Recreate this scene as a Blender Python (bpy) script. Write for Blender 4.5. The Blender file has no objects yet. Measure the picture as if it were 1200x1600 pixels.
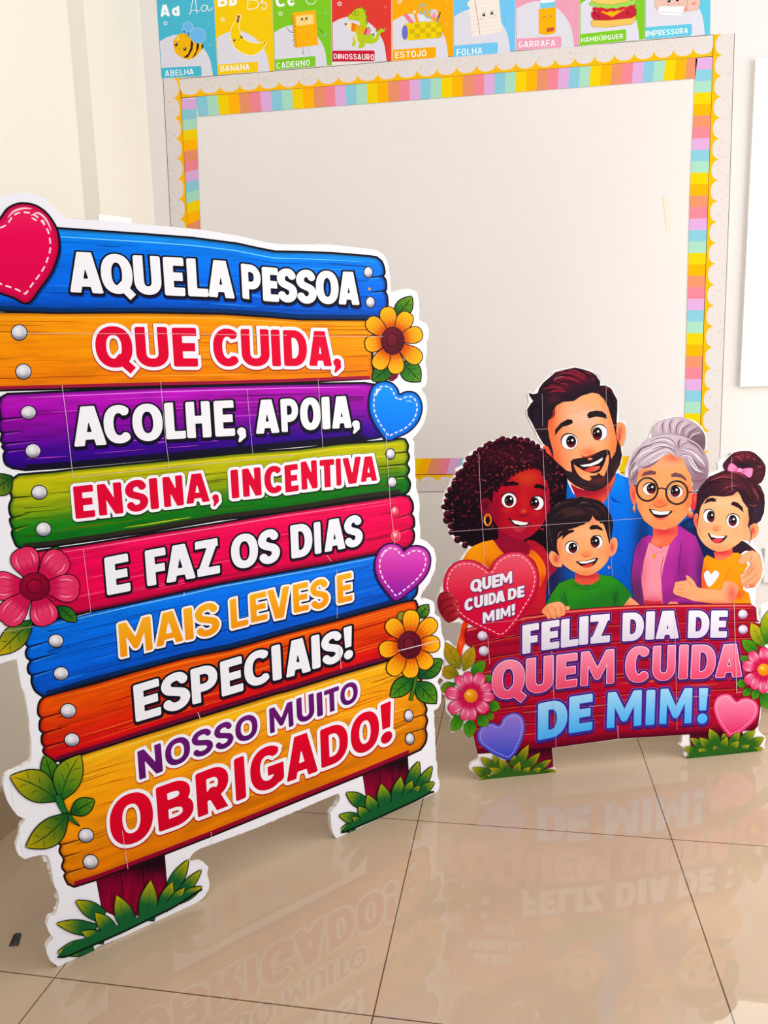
import bpy, math, random
import numpy as np
from mathutils import Vector, Matrix
from mathutils.geometry import tessellate_polygon, delaunay_2d_cdt

random.seed(7)
RNG = np.random.RandomState(7)
scn = bpy.context.scene
col = scn.collection

# ------------------------------------------------------------------ camera
F = 1180.1
PITCH, ROLL, YAW = 0.158985, -0.026367, -0.177110
CAM = np.array([0.84174, -1.71573, 1.05657])
cy, sy = math.cos(YAW), math.sin(YAW)
_f0 = np.array([sy, cy, 0.0]); _r0 = np.array([cy, -sy, 0.0]); _u0 = np.array([0, 0, 1.0])
FWD = math.cos(PITCH) * _f0 - math.sin(PITCH) * _u0
_up = math.cos(PITCH) * _u0 + math.sin(PITCH) * _f0
RGT = math.cos(ROLL) * _r0 + math.sin(ROLL) * _up
UPV = -math.sin(ROLL) * _r0 + math.cos(ROLL) * _up
cd = bpy.data.cameras.new('camera')
cam = bpy.data.objects.new('camera', cd); col.objects.link(cam)
cd.sensor_fit = 'VERTICAL'; cd.sensor_height = 24.0; cd.lens = F * 24.0 / 1600.0
cd.clip_start = 0.02
m = Matrix.Identity(4)
for i, v in enumerate((RGT, UPV, -FWD)):
    for k in range(3): m[k][i] = v[k]
m[0][3], m[1][3], m[2][3] = CAM
cam.matrix_world = m
scn.camera = cam

# ------------------------------------------------------------------ light
scn.view_settings.view_transform = 'Standard'
scn.view_settings.look = 'None'
scn.view_settings.gamma = 1.0
scn.view_settings.use_curve_mapping = False
scn.view_settings.exposure = 0.0
scn.cycles.use_denoising = True
scn.cycles.max_bounces = 6
w = bpy.data.worlds.new('daylight'); scn.world = w; w.use_nodes = True
bg = w.node_tree.nodes['Background']
bg.inputs['Color'].default_value = (0.96, 0.975, 1.0, 1)
bg.inputs['Strength'].default_value = 0.82
def area(name, loc, target, sx, sy_, power, colr):
    l = bpy.data.lights.new(name, 'AREA'); l.shape = 'RECTANGLE'; l.size = sx; l.size_y = sy_
    l.energy = power; l.color = colr
    o = bpy.data.objects.new(name, l); col.objects.link(o)
    o.location = loc
    o.rotation_euler = (Vector(target) - Vector(loc)).to_track_quat('-Z', 'Y').to_euler()
    return o
area('window_daylight', (2.6, 0.0, 1.2), (-0.3, 0.4, 0.8), 1.4, 1.8, 33, (1.0, 0.985, 0.96))
area('overhead_fill_light', (0.9, -0.5, 3.6), (0.9, -0.3, 0.0), 2.8, 1.6, 21, (1.0, 0.985, 0.975))  # unseen overhead light, added to lift the floor and wall behind the cutouts
area('overhead_fill_light', (0.7, -2.4, 3.6), (0.7, -1.4, 0.0), 2.6, 1.0, 10, (0.97, 0.98, 1.0))  # second added fill from above, behind the camera; not a real fitting
GAIN1, GAIN2 = 1.15, 1.11     # light that reaches each printed board, used to turn its seen ink colours into ink albedo

# ------------------------------------------------------------------ materials
def lin(c):
    c = np.asarray(c, float) / 255.0
    return np.where(c <= 0.04045, c / 12.92, ((c + 0.055) / 1.055) ** 2.4)
def l4(c, k=1.0):
    v = np.clip(lin(c) / k, 0, 1); return (v[0], v[1], v[2], 1)
def mat(name, c, rough=0.5, spec=0.3, noise=0.0, nscale=8.0, bump=0.0, bscale=60.0, k=1.0):
    mt = bpy.data.materials.new(name); mt.use_nodes = True
    nt = mt.node_tree; b = nt.nodes['Principled BSDF']
    b.inputs['Roughness'].default_value = rough
    b.inputs['Specular IOR Level'].default_value = spec
    tc = nt.nodes.new('ShaderNodeTexCoord')
    nz = nt.nodes.new('ShaderNodeTexNoise'); nz.inputs['Scale'].default_value = nscale
    nz.inputs['Detail'].default_value = 5
    nt.links.new(tc.outputs['Object'], nz.inputs['Vector'])
    mx = nt.nodes.new('ShaderNodeMix'); mx.data_type = 'RGBA'
    base = l4(c, k)
    mx.inputs[6].default_value = tuple(x * (1 - noise) for x in base[:3]) + (1,)
    mx.inputs[7].default_value = tuple(min(1, x * (1 + noise)) for x in base[:3]) + (1,)
    nt.links.new(nz.outputs['Fac'], mx.inputs[0])
    nt.links.new(mx.outputs[2], b.inputs['Base Color'])
    if bump:
        n2 = nt.nodes.new('ShaderNodeTexNoise'); n2.inputs['Scale'].default_value = bscale; n2.inputs['Detail'].default_value = 6
        nt.links.new(tc.outputs['Object'], n2.inputs['Vector'])
        bp = nt.nodes.new('ShaderNodeBump'); bp.inputs['Strength'].default_value = bump; bp.inputs['Distance'].default_value = 0.01
        nt.links.new(n2.outputs['Fac'], bp.inputs['Height']); nt.links.new(bp.outputs['Normal'], b.inputs['Normal'])
    return mt
def print_mat(name, rough, spec):
    mt = bpy.data.materials.new(name); mt.use_nodes = True
    nt = mt.node_tree; b = nt.nodes['Principled BSDF']
    a = nt.nodes.new('ShaderNodeVertexColor'); a.layer_name = 'ink'
    nt.links.new(a.outputs['Color'], b.inputs['Base Color'])
    b.inputs['Roughness'].default_value = rough; b.inputs['Specular IOR Level'].default_value = spec
    return mt
M_PRINT = print_mat('printed_glossy_paper', 0.5, 0.05)
M_CARD = print_mat('printed_matt_card', 0.6, 0.06)
M_STRUT = mat('smooth_white_foam_board', (240, 238, 236), 0.7, 0.1, 0.01, 10)
M_FOAM = mat('white_polystyrene_foam', (236, 231, 226), 0.85, 0.1, 0.03, 90, 0.5, 220)

def link_mesh(name, verts, faces, mt, parent=None, cols=None, smooth=False):
    me = bpy.data.meshes.new(name)
    verts = np.asarray(verts, np.float32)
    me.vertices.add(len(verts)); me.vertices.foreach_set('co', verts.ravel())
    tot = np.array([len(f) for f in faces], np.int32)
    st = np.concatenate(([0], np.cumsum(tot)[:-1])).astype(np.int32)
    lo = np.concatenate([np.asarray(f, np.int32) for f in faces])
    me.loops.add(len(lo)); me.loops.foreach_set('vertex_index', lo)
    me.polygons.add(len(tot)); me.polygons.foreach_set('loop_start', st)
    me.polygons.foreach_set('loop_total', tot)
    me.update(calc_edges=True); me.validate()
    if cols is not None and len(me.vertices) == len(verts):
        at = me.attributes.new('ink', 'FLOAT_COLOR', 'POINT')
        c4 = np.ones((len(verts), 4), np.float32); c4[:, :3] = cols
        at.data.foreach_set('color', c4.ravel())
    me.materials.append(mt)
    me.polygons.foreach_set('use_smooth', [bool(smooth)] * len(me.polygons))
    o = bpy.data.objects.new(name, me); col.objects.link(o)
    if parent: o.parent = parent
    return o
def box(name, lo, hi, mt, parent=None, bev=0.0):
    x0, y0, z0 = lo; x1, y1, z1 = hi
    v = [(x, y, z) for z in (z0, z1) for y in (y0, y1) for x in (x0, x1)]
    f = [(0, 2, 3, 1), (4, 5, 7, 6), (0, 1, 5, 4), (2, 6, 7, 3), (0, 4, 6, 2), (1, 3, 7, 5)]
    o = link_mesh(name, v, f, mt, parent)
    if bev:
        b = o.modifiers.new('bevel', 'BEVEL'); b.width = bev; b.segments = 2
    return o
def thing(name, label, cat, loc, rz=0.0, group=None):
    o = bpy.data.objects.new(name, None); col.objects.link(o)
    o.empty_display_size = 0.05; o.location = loc; o.rotation_euler = (0, 0, rz)
    o['label'] = label; o['category'] = cat
    if group: o['group'] = group
    return o
def tag(o, label, cat, group=None):
    o['label'] = label; o['category'] = cat
    if group: o['group'] = group
    return o
def structure(o):
    o['kind'] = 'structure'; return o

# ------------------------------------------------------------------ 2-D drawing kit
VIEWS = dict(p=(0, 0, 1), a1=(0, 290, 5), a2=(230, 330, 5), a3=(450, 360, 5), b1=(0, 590, 5), b2=(230, 590, 5), b3=(450, 580, 5),
    c1=(0, 850, 5), c2=(220, 850, 5), c3=(450, 840, 5), d1=(0, 1070, 5), d2=(220, 1050, 5), d3=(450, 1020, 5),
    d4=(60, 1290, 4.2857), e=(640, 860, 5), m=(815, 565, 6), w=(685, 675, 6), k=(845, 765, 6), g=(965, 645, 6),
    h=(1040, 695, 6.156), q=(680, 840, 6), r=(680, 980, 6), s=(800, 920, 6), t=(980, 920, 5.4545),
    u1=(240, 0, 6), u2=(420, 0, 6), u3=(600, 0, 6), u4=(780, 0, 6), u5=(930, 0, 6))
def P(s, view='p'):
    """'@view x,y x,y ...' (readings taken on enlarged views of the artwork) -> Nx2 array in one common artwork frame"""
    out = []; v = VIEWS[view]
    for tok in s.split():
        if tok[0] == '@': v = VIEWS[tok[1:]]; continue
        x, y = tok.split(','); out.append((v[0] + float(x) / v[2], v[1] + float(y) / v[2]))
    return np.array(out)
def P1(x, y, view): v = VIEWS[view]; return np.array([v[0] + x / v[2], v[1] + y / v[2]])
def smooth(p, n=5, closed=True):
    p = np.asarray(p, float)
    if closed: q = np.vstack([p[-1:], p, p[:2]]); N = len(p)
    else: q = np.vstack([2 * p[0] - p[1], p, 2 * p[-1] - p[-2]]); N = len(p) - 1
    t = np.linspace(0, 1, n, endpoint=False)[:, None]; o = []
    for i in range(N):
        a, b, c, d = q[i], q[i + 1], q[i + 2], q[i + 3]
        o.append(0.5 * (2 * b + (c - a) * t + (2 * a - 5 * b + 4 * c - d) * t ** 2 + (3 * b - a - 3 * c + d) * t ** 3))
    o = np.vstack(o)
    if not closed: o = np.vstack([o, p[-1:]])
    return o
def ell(cx, cy, rx, ry, ang=0, n=28):
    t = np.linspace(0, 2 * math.pi, n, endpoint=False); a = math.radians(ang)
    x, y = rx * np.cos(t), ry * np.sin(t)
    return np.stack([cx + x * math.cos(a) - y * math.sin(a), cy + x * math.sin(a) + y * math.cos(a)], 1)
def E(x, y, rx, ry, view, ang=0, n=28):
    c = P1(x, y, view); s = VIEWS[view][2]; return ell(c[0], c[1], rx / s, ry / s, ang, n)
def clean(p):
    keep = [p[0]]
    for a in p[1:]:
        if np.hypot(*(a - keep[-1])) > 0.05: keep.append(a)
    if len(keep) > 3 and np.hypot(*(keep[0] - keep[-1])) < 0.05: keep.pop()
    return np.array(keep)
def poly_dist(pts, X):
    """distance from points X to the polygon's edge (positive)"""
    a = pts; b = np.roll(pts, -1, 0); d = b - a; L = np.maximum((d * d).sum(1), 1e-9)
    out = np.empty(len(X))
    for i in range(0, len(X), 4000):
        x = X[i:i + 4000]
        t = np.clip(((x[:, None, :] - a) * d).sum(2) / L, 0, 1)
        e = x[:, None, :] - a - t[..., None] * d
        out[i:i + 4000] = np.sqrt((e * e).sum(2).min(1))
    return out
def vnoise(x, y, seed=0):
    xi, yi = np.floor(x).astype(int), np.floor(y).astype(int); fx, fy = x - xi, y - yi
    fx = fx * fx * (3 - 2 * fx); fy = fy * fy * (3 - 2 * fy)
    def hsh(i, j): return np.modf(np.abs(np.sin(i * 127.1 + j * 311.7 + seed * 74.7) * 43758.5453))[0]
    return (hsh(xi, yi) * (1 - fx) + hsh(xi + 1, yi) * fx) * (1 - fy) + (hsh(xi, yi + 1) * (1 - fx) + hsh(xi + 1, yi + 1) * fx) * fy
# colour functions: f(X, d) with X artwork points, d distance to the shape's own edge -> Nx3 (0..255)
def ramp(t, stops):
    ts = [s[0] for s in stops]; cs = np.array([s[1] for s in stops], float)
    return np.stack([np.interp(t, ts, cs[:, k]) for k in range(3)], 1)
def grad(p0, p1, *stops):
    p0 = np.array(p0, float); d = np.array(p1, float) - p0; L = (d * d).sum()
    if len(stops) == 2 and not isinstance(stops[0][1], (tuple, list)): stops = ((0, stops[0]), (1, stops[1]))
    return lambda X, e: ramp(((X - p0) * d).sum(1) / L, stops)
def radial(c, rx, ry, *stops):
    return lambda X, e: ramp(np.hypot((X[:, 0] - c[0]) / rx, (X[:, 1] - c[1]) / ry), stops)
def flat(c): return lambda X, e: np.tile(np.array(c, float), (len(X), 1))
def fn(c): return c if callable(c) else flat(c)
def blobs(base, *bl):
    """bl: (x, y, rx, ry, colour, strength)"""
    base = fn(base)
    def f(X, e):
        c = base(X, e)
        for x, y, rx, ry, cc, a in bl:
            k = (a * np.exp(-((X[:, 0] - x) / rx) ** 2 - ((X[:, 1] - y) / ry) ** 2))[:, None]
            c = c * (1 - k) + np.array(cc, float) * k
        return c
    return f
def vb(view, *bl):
    s = VIEWS[view][2]; o = []
    for x, y, rx, ry, cc, a in bl:
        c = P1(x, y, view); o.append((c[0], c[1], rx / s, ry / s, cc, a))
    return o
def rim(base, cc, wd, a=1.0):
    base = fn(base)
    def f(X, e):
        k = (a * np.clip(1 - e / wd, 0, 1) ** 1.3)[:, None]
        return base(X, e) * (1 - k) + np.array(cc, float) * k
    return f
def grain(base, sx, sy, amp, seed=0, ang=0.0):
    base = fn(base); ca, sa = math.cos(ang), math.sin(ang)
    def f(X, e):
        u, v = X[:, 0] * ca + X[:, 1] * sa, -X[:, 0] * sa + X[:, 1] * ca
        n = vnoise(u / sx, v / sy, seed) * 0.6 + vnoise(u / sx * 2.3, v / sy * 2.1, seed + 5) * 0.4
        return np.clip(base(X, e) * (1 + amp * (n[:, None] - 0.5) * 2), 0, 255)
    return f

class Sheet:
    """a flat printed board: artwork points are carried on to the board's plane, one print layer above the other"""
    def __init__(self, base, d, root, gain, mt=None, dz=3.4e-6, z0=0.0003):
        self.A = np.array([base[0], base[1], 0.0]); self.d = np.array([d[0], d[1], 0.0]); self.d /= np.linalg.norm(self.d)
        self.n = np.array([self.d[1], -self.d[0], 0.0]); self.root = root; self.gain = gain
        self.z = z0; self.dz = dz; self.parts = []; self.mt = mt or M_PRINT
    def to_plane(self, X, z):
        X = np.asarray(X, float); z = np.broadcast_to(np.asarray(z, float), (len(X),))
        D = FWD[None] * F + RGT[None] * (X[:, 0:1] - 600) - UPV[None] * (X[:, 1:2] - 800)
        t = ((self.A - CAM) @ self.n + z) / (D @ self.n)
        Q = CAM + t[:, None] * D - self.A
        return np.stack([Q @ self.d, -z, Q[:, 2]], 1)
    def part(self, name, parent=None, label=None, root=None):
        p = Part(self, name, parent, label, root); self.parts.append(p); return p
    def finish(self):
        for p in self.parts: p.build()

class Part:
    def __init__(self, sh, name, parent, label, root=None):
        self.sh = sh; self.name = name; self.parent = parent; self.label = label; self.root = root or sh.root
        self.v = []; self.f = []; self.c = []; self.n = 0; self.ob = None
    def add(self, X, faces, cols, z):
        v = self.sh.to_plane(X, z); self.v.append(v)
        self.c.append(np.clip(lin(np.clip(cols, 0, 255)) / self.sh.gain, 0.0, 0.97))
        n = self.n; self.f += [[i + n for i in f] for f in faces]; self.n += len(X)
    def lay(self): self.sh.z += self.sh.dz; return self.sh.z
    def fill(self, pts, c, step=None, edge=0.0, ec=None, sm=False):
        """a filled outline; edge/ec draw a line of that half width round it first"""
        pts = np.asarray(pts, float)
        if sm: pts = smooth(pts)
        pts = clean(pts)
        if edge: self.line(pts, edge, ec, closed=True, taper=False)
        z = self.lay()
        if callable(c):
            lo, hi = pts.min(0), pts.max(0); size = float(np.sqrt((hi - lo).prod()))
            h = step or min(max(size / 22, 0.8), 6.0)
            gx, gy = np.meshgrid(np.arange(lo[0] + h / 2, hi[0], h), np.arange(lo[1] + h / 2, hi[1], h))
            G = np.stack([gx.ravel(), gy.ravel()], 1)
            # keep inner points
            a = pts; b = np.roll(pts, -1, 0); ins = np.zeros(len(G), bool)
            for (ax, ay), (bx, by) in zip(a, b):
                if ay == by: continue
                cr = ((ay > G[:, 1]) != (by > G[:, 1])) & (G[:, 0] < (bx - ax) * (G[:, 1] - ay) / (by - ay) + ax)
                ins ^= cr
            G = G[ins]
            if len(G): G = G[poly_dist(pts, G) > h * 0.35]
            allp = np.vstack([pts, G]) if len(G) else pts
            n = len(pts)
            vs, _, fs, _, _, _ = delaunay_2d_cdt([Vector(p) for p in allp], [], [list(range(n))], 1, 1e-5)
            X = np.array([(q.x, q.y) for q in vs])
            if not len(fs): return self
            self.add(X, fs, c(X, poly_dist(pts, X)), z)
        else:
            tri = tessellate_polygon([[Vector((p[0], p[1], 0)) for p in pts]])
            self.add(pts, [list(t) for t in tri], np.tile(np.array(c, float), (len(pts), 1)), z)
        return self
    def line(self, pts, hw, c, closed=False, taper=True, sm=False, z=None):
        pts = np.asarray(pts, float)
        if sm: pts = smooth(pts, 5, closed)
        pts = clean(pts) if closed else pts
        z = self.lay() if z is None else z
        n = len(pts)
        if closed: t0 = np.roll(pts, 1, 0); t1 = np.roll(pts, -1, 0)
        else: t0 = np.vstack([pts[:1], pts[:-1]]); t1 = np.vstack([pts[1:], pts[-1:]])
        e0 = pts - t0; e1 = t1 - pts
        def nrm(e): return e / np.maximum(np.hypot(e[:, 0], e[:, 1]), 1e-6)[:, None]
        if not closed: e0[0] = e1[0]; e1[-1] = e0[-1]
        e0, e1 = nrm(e0), nrm(e1); tg = nrm(e0 + e1); N = np.stack([-tg[:, 1], tg[:, 0]], 1)
        cosh = np.maximum((tg * e1).sum(1), 0.5)
        r = np.where((e0 * e1).sum(1) < 0.1, 0.35 * hw, float(hw) / cosh)
        if taper and not closed:
            s = np.linspace(0, 1, n)
            if taper == 'end': r = r * np.sqrt(np.maximum(1 - s, 0.02))
            else: r = r * np.clip(np.sqrt(np.maximum(np.sin(np.pi * np.clip(s, 0.01, 0.99)), 0.0)), 0.15, 1)
        X = np.vstack([pts + N * r[:, None], pts - N * r[:, None]])
        k = n if closed else n - 1
        fs = [(i, (i + 1) % n, n + (i + 1) % n, n + i) for i in range(k)]
        cc = fn(c)(X, np.zeros(len(X)))
        self.add(X, fs, cc, z)
        return self
    def dots(self, pts, r, c):
        z = self.lay()
        for (x, y) in pts:
            e = ell(x, y, r, r, 0, 8); self.add(e, [list(range(8))], np.tile(np.array(c, float), (8, 1)), z)
        return self
    def build(self):
        if not self.n: return
        par = self.parent
        while isinstance(par, Part) and par.ob is None: par = par.parent
        po = par.ob if isinstance(par, Part) else self.root
        self.ob = link_mesh(self.name, np.vstack(self.v), self.f, self.sh.mt, po, np.vstack(self.c))
        if self.label: self.ob['label'] = self.label

# ------------------------------------------------------------------ lettering (own stroke letters)
def arc(cx, cy, rx, ry, a0, a1, n=18, ex=2.25):
    t = np.radians(np.linspace(a0, a1, n)); c, s = np.cos(t), np.sin(t)
    return np.stack([cx + rx * np.sign(c) * np.abs(c) ** (2 / ex), cy + ry * np.sign(s) * np.abs(s) ** (2 / ex)], 1)
def glyph(ch, W, H, w, b):
    """strokes (points, half widths, flat ends) in a W x H cell, y up; w stem, b bar width; and if the cell clips them"""
    h, t = w / 2, b / 2; S = []; clip = True
    def ln(*p, hw=None, flat=False): S.append((np.array(p, float), np.full(len(p), h if hw is None else hw), flat))
    def bar(x0, x1, y, hw=None): ln((x0, y), (x1, y), hw=t if hw is None else hw, flat=True)
    def cv(pts, flat=False, closed=False):
        pts = np.asarray(pts); d = np.gradient(pts, axis=0); L = np.maximum((d * d).sum(1), 1e-9)
        k = d[:, 0] ** 2 / L; S.append((pts, h * (1 - k) + t * k, flat))
    e = 0.3 * H
    if ch == 'I': ln((W / 2, -e), (W / 2, H + e), hw=W / 2)
    elif ch == 'L': ln((h, -e), (h, H + e)); bar(0, W + e, t)
    elif ch in 'EF':
        ln((h, -e), (h, H + e)); bar(0, W + e, H - t); bar(0, W * 0.92, H * 0.5 if ch == 'E' else H * 0.46)
        if ch == 'E': bar(0, W + e, t)
    elif ch == 'T': bar(-e, W + e, H - t); ln((W / 2, -e), (W / 2, H - t))
    elif ch == 'H': ln((h, -e), (h, H + e)); ln((W - h, -e), (W - h, H + e)); bar(h, W - h, H / 2)
    elif ch in 'AV':
        f = 1 if ch == 'A' else -1; top = max(w * 1.35, W * 0.3) / 2; y0, y1 = (0, H) if f == 1 else (H, 0)
        sl = (W / 2 - top) / H; k = h * math.sqrt(1 + sl * sl)
        for sg in (-1, 1):
            xb = W / 2 + sg * (W / 2 - k); xt = W / 2 + sg * (top - k); dx = (xt - xb) * 0.3
            ln((xb - dx, y0 - f * e), (xt + dx, y1 + f * e))
        if f == 1: bar(W * 0.25, W * 0.75, H * 0.25, t * 0.9)
    elif ch == 'N':
        ln((h, -e), (h, H + e)); ln((W - h, -e), (W - h, H + e)); ln((h * 0.9, H), (W - h * 0.9, 0), hw=h * 0.92)
    elif ch == 'M':
        g = h * 0.9; ln((g, -e), (g * 1.1, H + e), hw=g); ln((W - g, -e), (W - g * 1.1, H + e), hw=g)
        ln((g * 1.15, H), (W / 2, H * 0.26), hw=g); ln((W / 2, H * 0.26), (W - g * 1.15, H), hw=g)
    elif ch == 'Z':
        bar(0, W * 0.97, H - t); bar(W * 0.03, W, t); ln((h * 1.25, t), (W - h * 1.25, H - t), hw=h * 0.95)
    elif ch in 'OQ':
        a = arc(W / 2, H / 2, W / 2 - h, H / 2 - t, 0, 360, 33); cv(a)
        if ch == 'Q': ln((W * 0.56, H * 0.27), (W * 0.97, -H * 0.07), hw=h * 0.8, flat=True); clip = False
    elif ch == 'C': cv(arc(W * 0.53, H / 2, W * 0.53 - h, H / 2 - t, 46, 314, 26), flat=True)
    elif ch == 'G':
        cv(np.vstack([arc(W * 0.52, H / 2, W * 0.52 - h, H / 2 - t, 48, 325, 26), [(W - h, H * 0.2), (W - h, H * 0.46)]]), flat=True)
        bar(W * 0.52, W, H * 0.42)
    elif ch == 'S':
        q = np.array([(0.97, 0.83), (0.78, 0.97), (0.5, 1.0), (0.16, 0.93), (0, 0.755), (0.13, 0.59), (0.5, 0.5), (0.87, 0.41), (1, 0.245), (0.84, 0.07), (0.5, 0), (0.2, 0.04), (0.0, 0.16)])
        q = smooth(q, 4, False); q = np.stack([h + q[:, 0] * (W - w), t + q[:, 1] * (H - b)], 1); cv(q, flat=True)
    elif ch == 'D':
        ln((h, -e), (h, H + e)); x = W * 0.42
        cv(np.vstack([[(0, H - t)], arc(x, H / 2, W - h - x, H / 2 - t, 90, -90, 22), [(0, t)]]))
    elif ch in 'PR':
        ln((h, -e), (h, H + e)); x = W * 0.45; yb = H * 0.40; m_ = (H - t + yb) / 2
        cv(np.vstack([[(0, H - t)], arc(x, m_, W * (0.97 if ch == 'R' else 1) - h - x, H - t - m_, 90, -90, 18), [(0, yb)]]))
        if ch == 'R': ln((W * 0.48, H * 0.45), (W - h * 1.0, -e * 0.55), hw=h)
    elif ch == 'B':
        ln((h, -e), (h, H + e)); x = W * 0.45; y = H * 0.53
        for y0, y1, xr in ((y, H - t, W * 0.94), (t, y, W)):
            c_ = (y0 + y1) / 2; cv(np.vstack([[(0, y1)], arc(x, c_, xr - h - x, (y1 - y0) / 2, 90, -90, 16), [(0, y0)]]))
    elif ch in 'UJ':
        y = H * 0.36; a = arc(W / 2, y, W / 2 - h, y - t, 180, 360, 18)
        cv(np.vstack([[(h, H + e)] if ch == 'U' else np.zeros((0, 2)), a, [(W - h, H + e)]]))
    elif ch == ',':
        r = W * 0.47; S.append((np.array([(W * 0.5, H - r), (W * 0.62, H * 0.45), (W * 0.25, H * 0.08)]), np.array([r, r * 0.75, r * 0.3]), False)); clip = False
    elif ch == '!':
        S.append((np.array([(W / 2, H * 1.2), (W / 2, H * 0.37)]), np.array([W * 0.5, W * 0.34]), True))
        S.append((np.array([(W / 2, H * 0.145), (W / 2 + 0.01, H * 0.145)]), np.full(2, min(W * 0.5, H * 0.15)), False))
    elif ch == '\'': ln((W * 0.2, 0), (W * 0.9, H), hw=h); clip = False
    elif ch in 'abcdefghi':
        X = H * 0.36; o = arc(W / 2, X, W / 2 - h, X - t, 0, 360, 28, 2.0)
        if ch in 'abdg': cv(o)
        if ch == 'a': ln((W - h, -e), (W - h, X * 2))
        if ch == 'b': ln((h, -e), (h, H + e))
        if ch == 'd': ln((W - h, -e), (W - h, H + e))
        if ch == 'g': cv(np.vstack([[(W - h, X * 2)], arc(W / 2, 0, W / 2 - h, H * 0.25, 0, -150, 12)])); clip = False
        if ch == 'c': cv(arc(W / 2, X, W / 2 - h, X - t, 45, 315, 24, 2.0))
        if ch == 'e': cv(arc(W / 2, X, W / 2 - h, X - t, 0, 315, 24, 2.0)); bar(h, W - h, X)
        if ch == 'f': cv(np.vstack([[(W * .4, -e)], [(W * .4, H * .7)], arc(W * .75, H * .72, W * .35, H * .28 - t, 180, 80, 8)])); bar(0, W * .9, H * .6)
        if ch == 'h': ln((h, -e), (h, H + e)); cv(np.vstack([arc(W / 2, X, W / 2 - h, X - t, 180, 0, 14), [(W - h, -e)]]))
        if ch == 'i': ln((W / 2, -e), (W / 2, X * 2 - h)); ln((W / 2, H - h), (W / 2 + .01, H - h), hw=h * 1.2)
    return S, clip
def gsdf(S, clip, W, H, X, Y, r):
    d = np.full(X.shape, 1e9)
    for pts, hw, fl in S:
        n = len(pts)
        for i in range(n - 1):
            ax, ay = pts[i]; bx, by = pts[i + 1]; dx, dy = bx - ax, by - ay; L = math.hypot(dx, dy) or 1e-6
            tt = ((X - ax) * dx + (Y - ay) * dy) / (L * L); tc = np.clip(tt, 0, 1)
            q = np.hypot(X - ax - tc * dx, Y - ay - tc * dy) - (hw[i] * (1 - tc) + hw[i + 1] * tc)
            if fl and i == 0: q = np.maximum(q, -tt * L)
            if fl and i == n - 2: q = np.maximum(q, (tt - 1) * L)
            d = np.minimum(d, q)
    if clip:
        bx = np.maximum(-X, X - W); by = np.maximum(-Y, Y - H)
        bd = np.where((bx > -r) & (by > -r), np.hypot(np.maximum(bx + r, 0), np.maximum(by + r, 0)) - r, np.maximum(bx, by))
        d = np.maximum(d, bd)
    return d
_PATS = {1: 'c0 h0 v0', 2: 'h0 c1 v1', 3: 'c0 c1 v1 v0', 4: 'v1 c3 h1', 6: 'h0 c1 c3 h1', 7: 'c0 c1 c3 h1 v0', 8: 'h1 c2 v0', 9: 'c0 h0 h1 c2',
    11: 'c0 c1 v1 h1 c2', 12: 'v0 v1 c3 c2', 13: 'c0 h0 v1 c3 c2', 14: 'h0 c1 c3 c2 v0', 5: 'c0 h0 v1 c3 h1 v0', 10: 'h0 c1 v1 h1 c2 v0'}
def march(D):
    """inside (D<0) polygons of a sampled field: grid points with fractions and faces; rows of full cells become single faces"""
    ny, nx = D.shape; ins = D < 0
    code = ins[:-1, :-1] * 1 + ins[:-1, 1:] * 2 + ins[1:, 1:] * 4 + ins[1:, :-1] * 8
    verts = []; idx = {}; faces = []
    def vid(key):
        if key in idx: return idx[key]
        kind, j, i = key
        if kind == 'c': p = (i, j)
        elif kind == 'h': a, b = D[j, i], D[j, i + 1]; p = (i + a / (a - b), j)
        else: a, b = D[j, i], D[j + 1, i]; p = (i, j + a / (a - b))
        idx[key] = len(verts); verts.append(p); return idx[key]
    nm = {'c0': ('c', 0, 0), 'c1': ('c', 0, 1), 'c2': ('c', 1, 0), 'c3': ('c', 1, 1), 'h0': ('h', 0, 0), 'h1': ('h', 1, 0), 'v0': ('v', 0, 0), 'v1': ('v', 0, 1)}
    for j in range(ny - 1):
        run = None
        for i in range(nx - 1):
            k = code[j, i]
            if k == 15:
                if run is None: run = i
                continue
            if run is not None: faces.append([vid(('c', j, run)), vid(('c', j, i)), vid(('c', j + 1, i)), vid(('c', j + 1, run))]); run = None
            if k: faces.append([vid((nm[q][0], j + nm[q][1], i + nm[q][2])) for q in _PATS[k].split()])
        if run is not None: faces.append([vid(('c', j, run)), vid(('c', j, nx - 1)), vid(('c', j + 1, nx - 1)), vid(('c', j + 1, run))])
    return np.array(verts, float).reshape(-1, 2), faces
VPX, VPY = 794.0, 8157.6
ADV = dict(I=0.45, M=1.35, E=0.85, F=0.82, L=0.82, J=0.8)
ADV[','] = 0.4; ADV['!'] = 0.45
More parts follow.
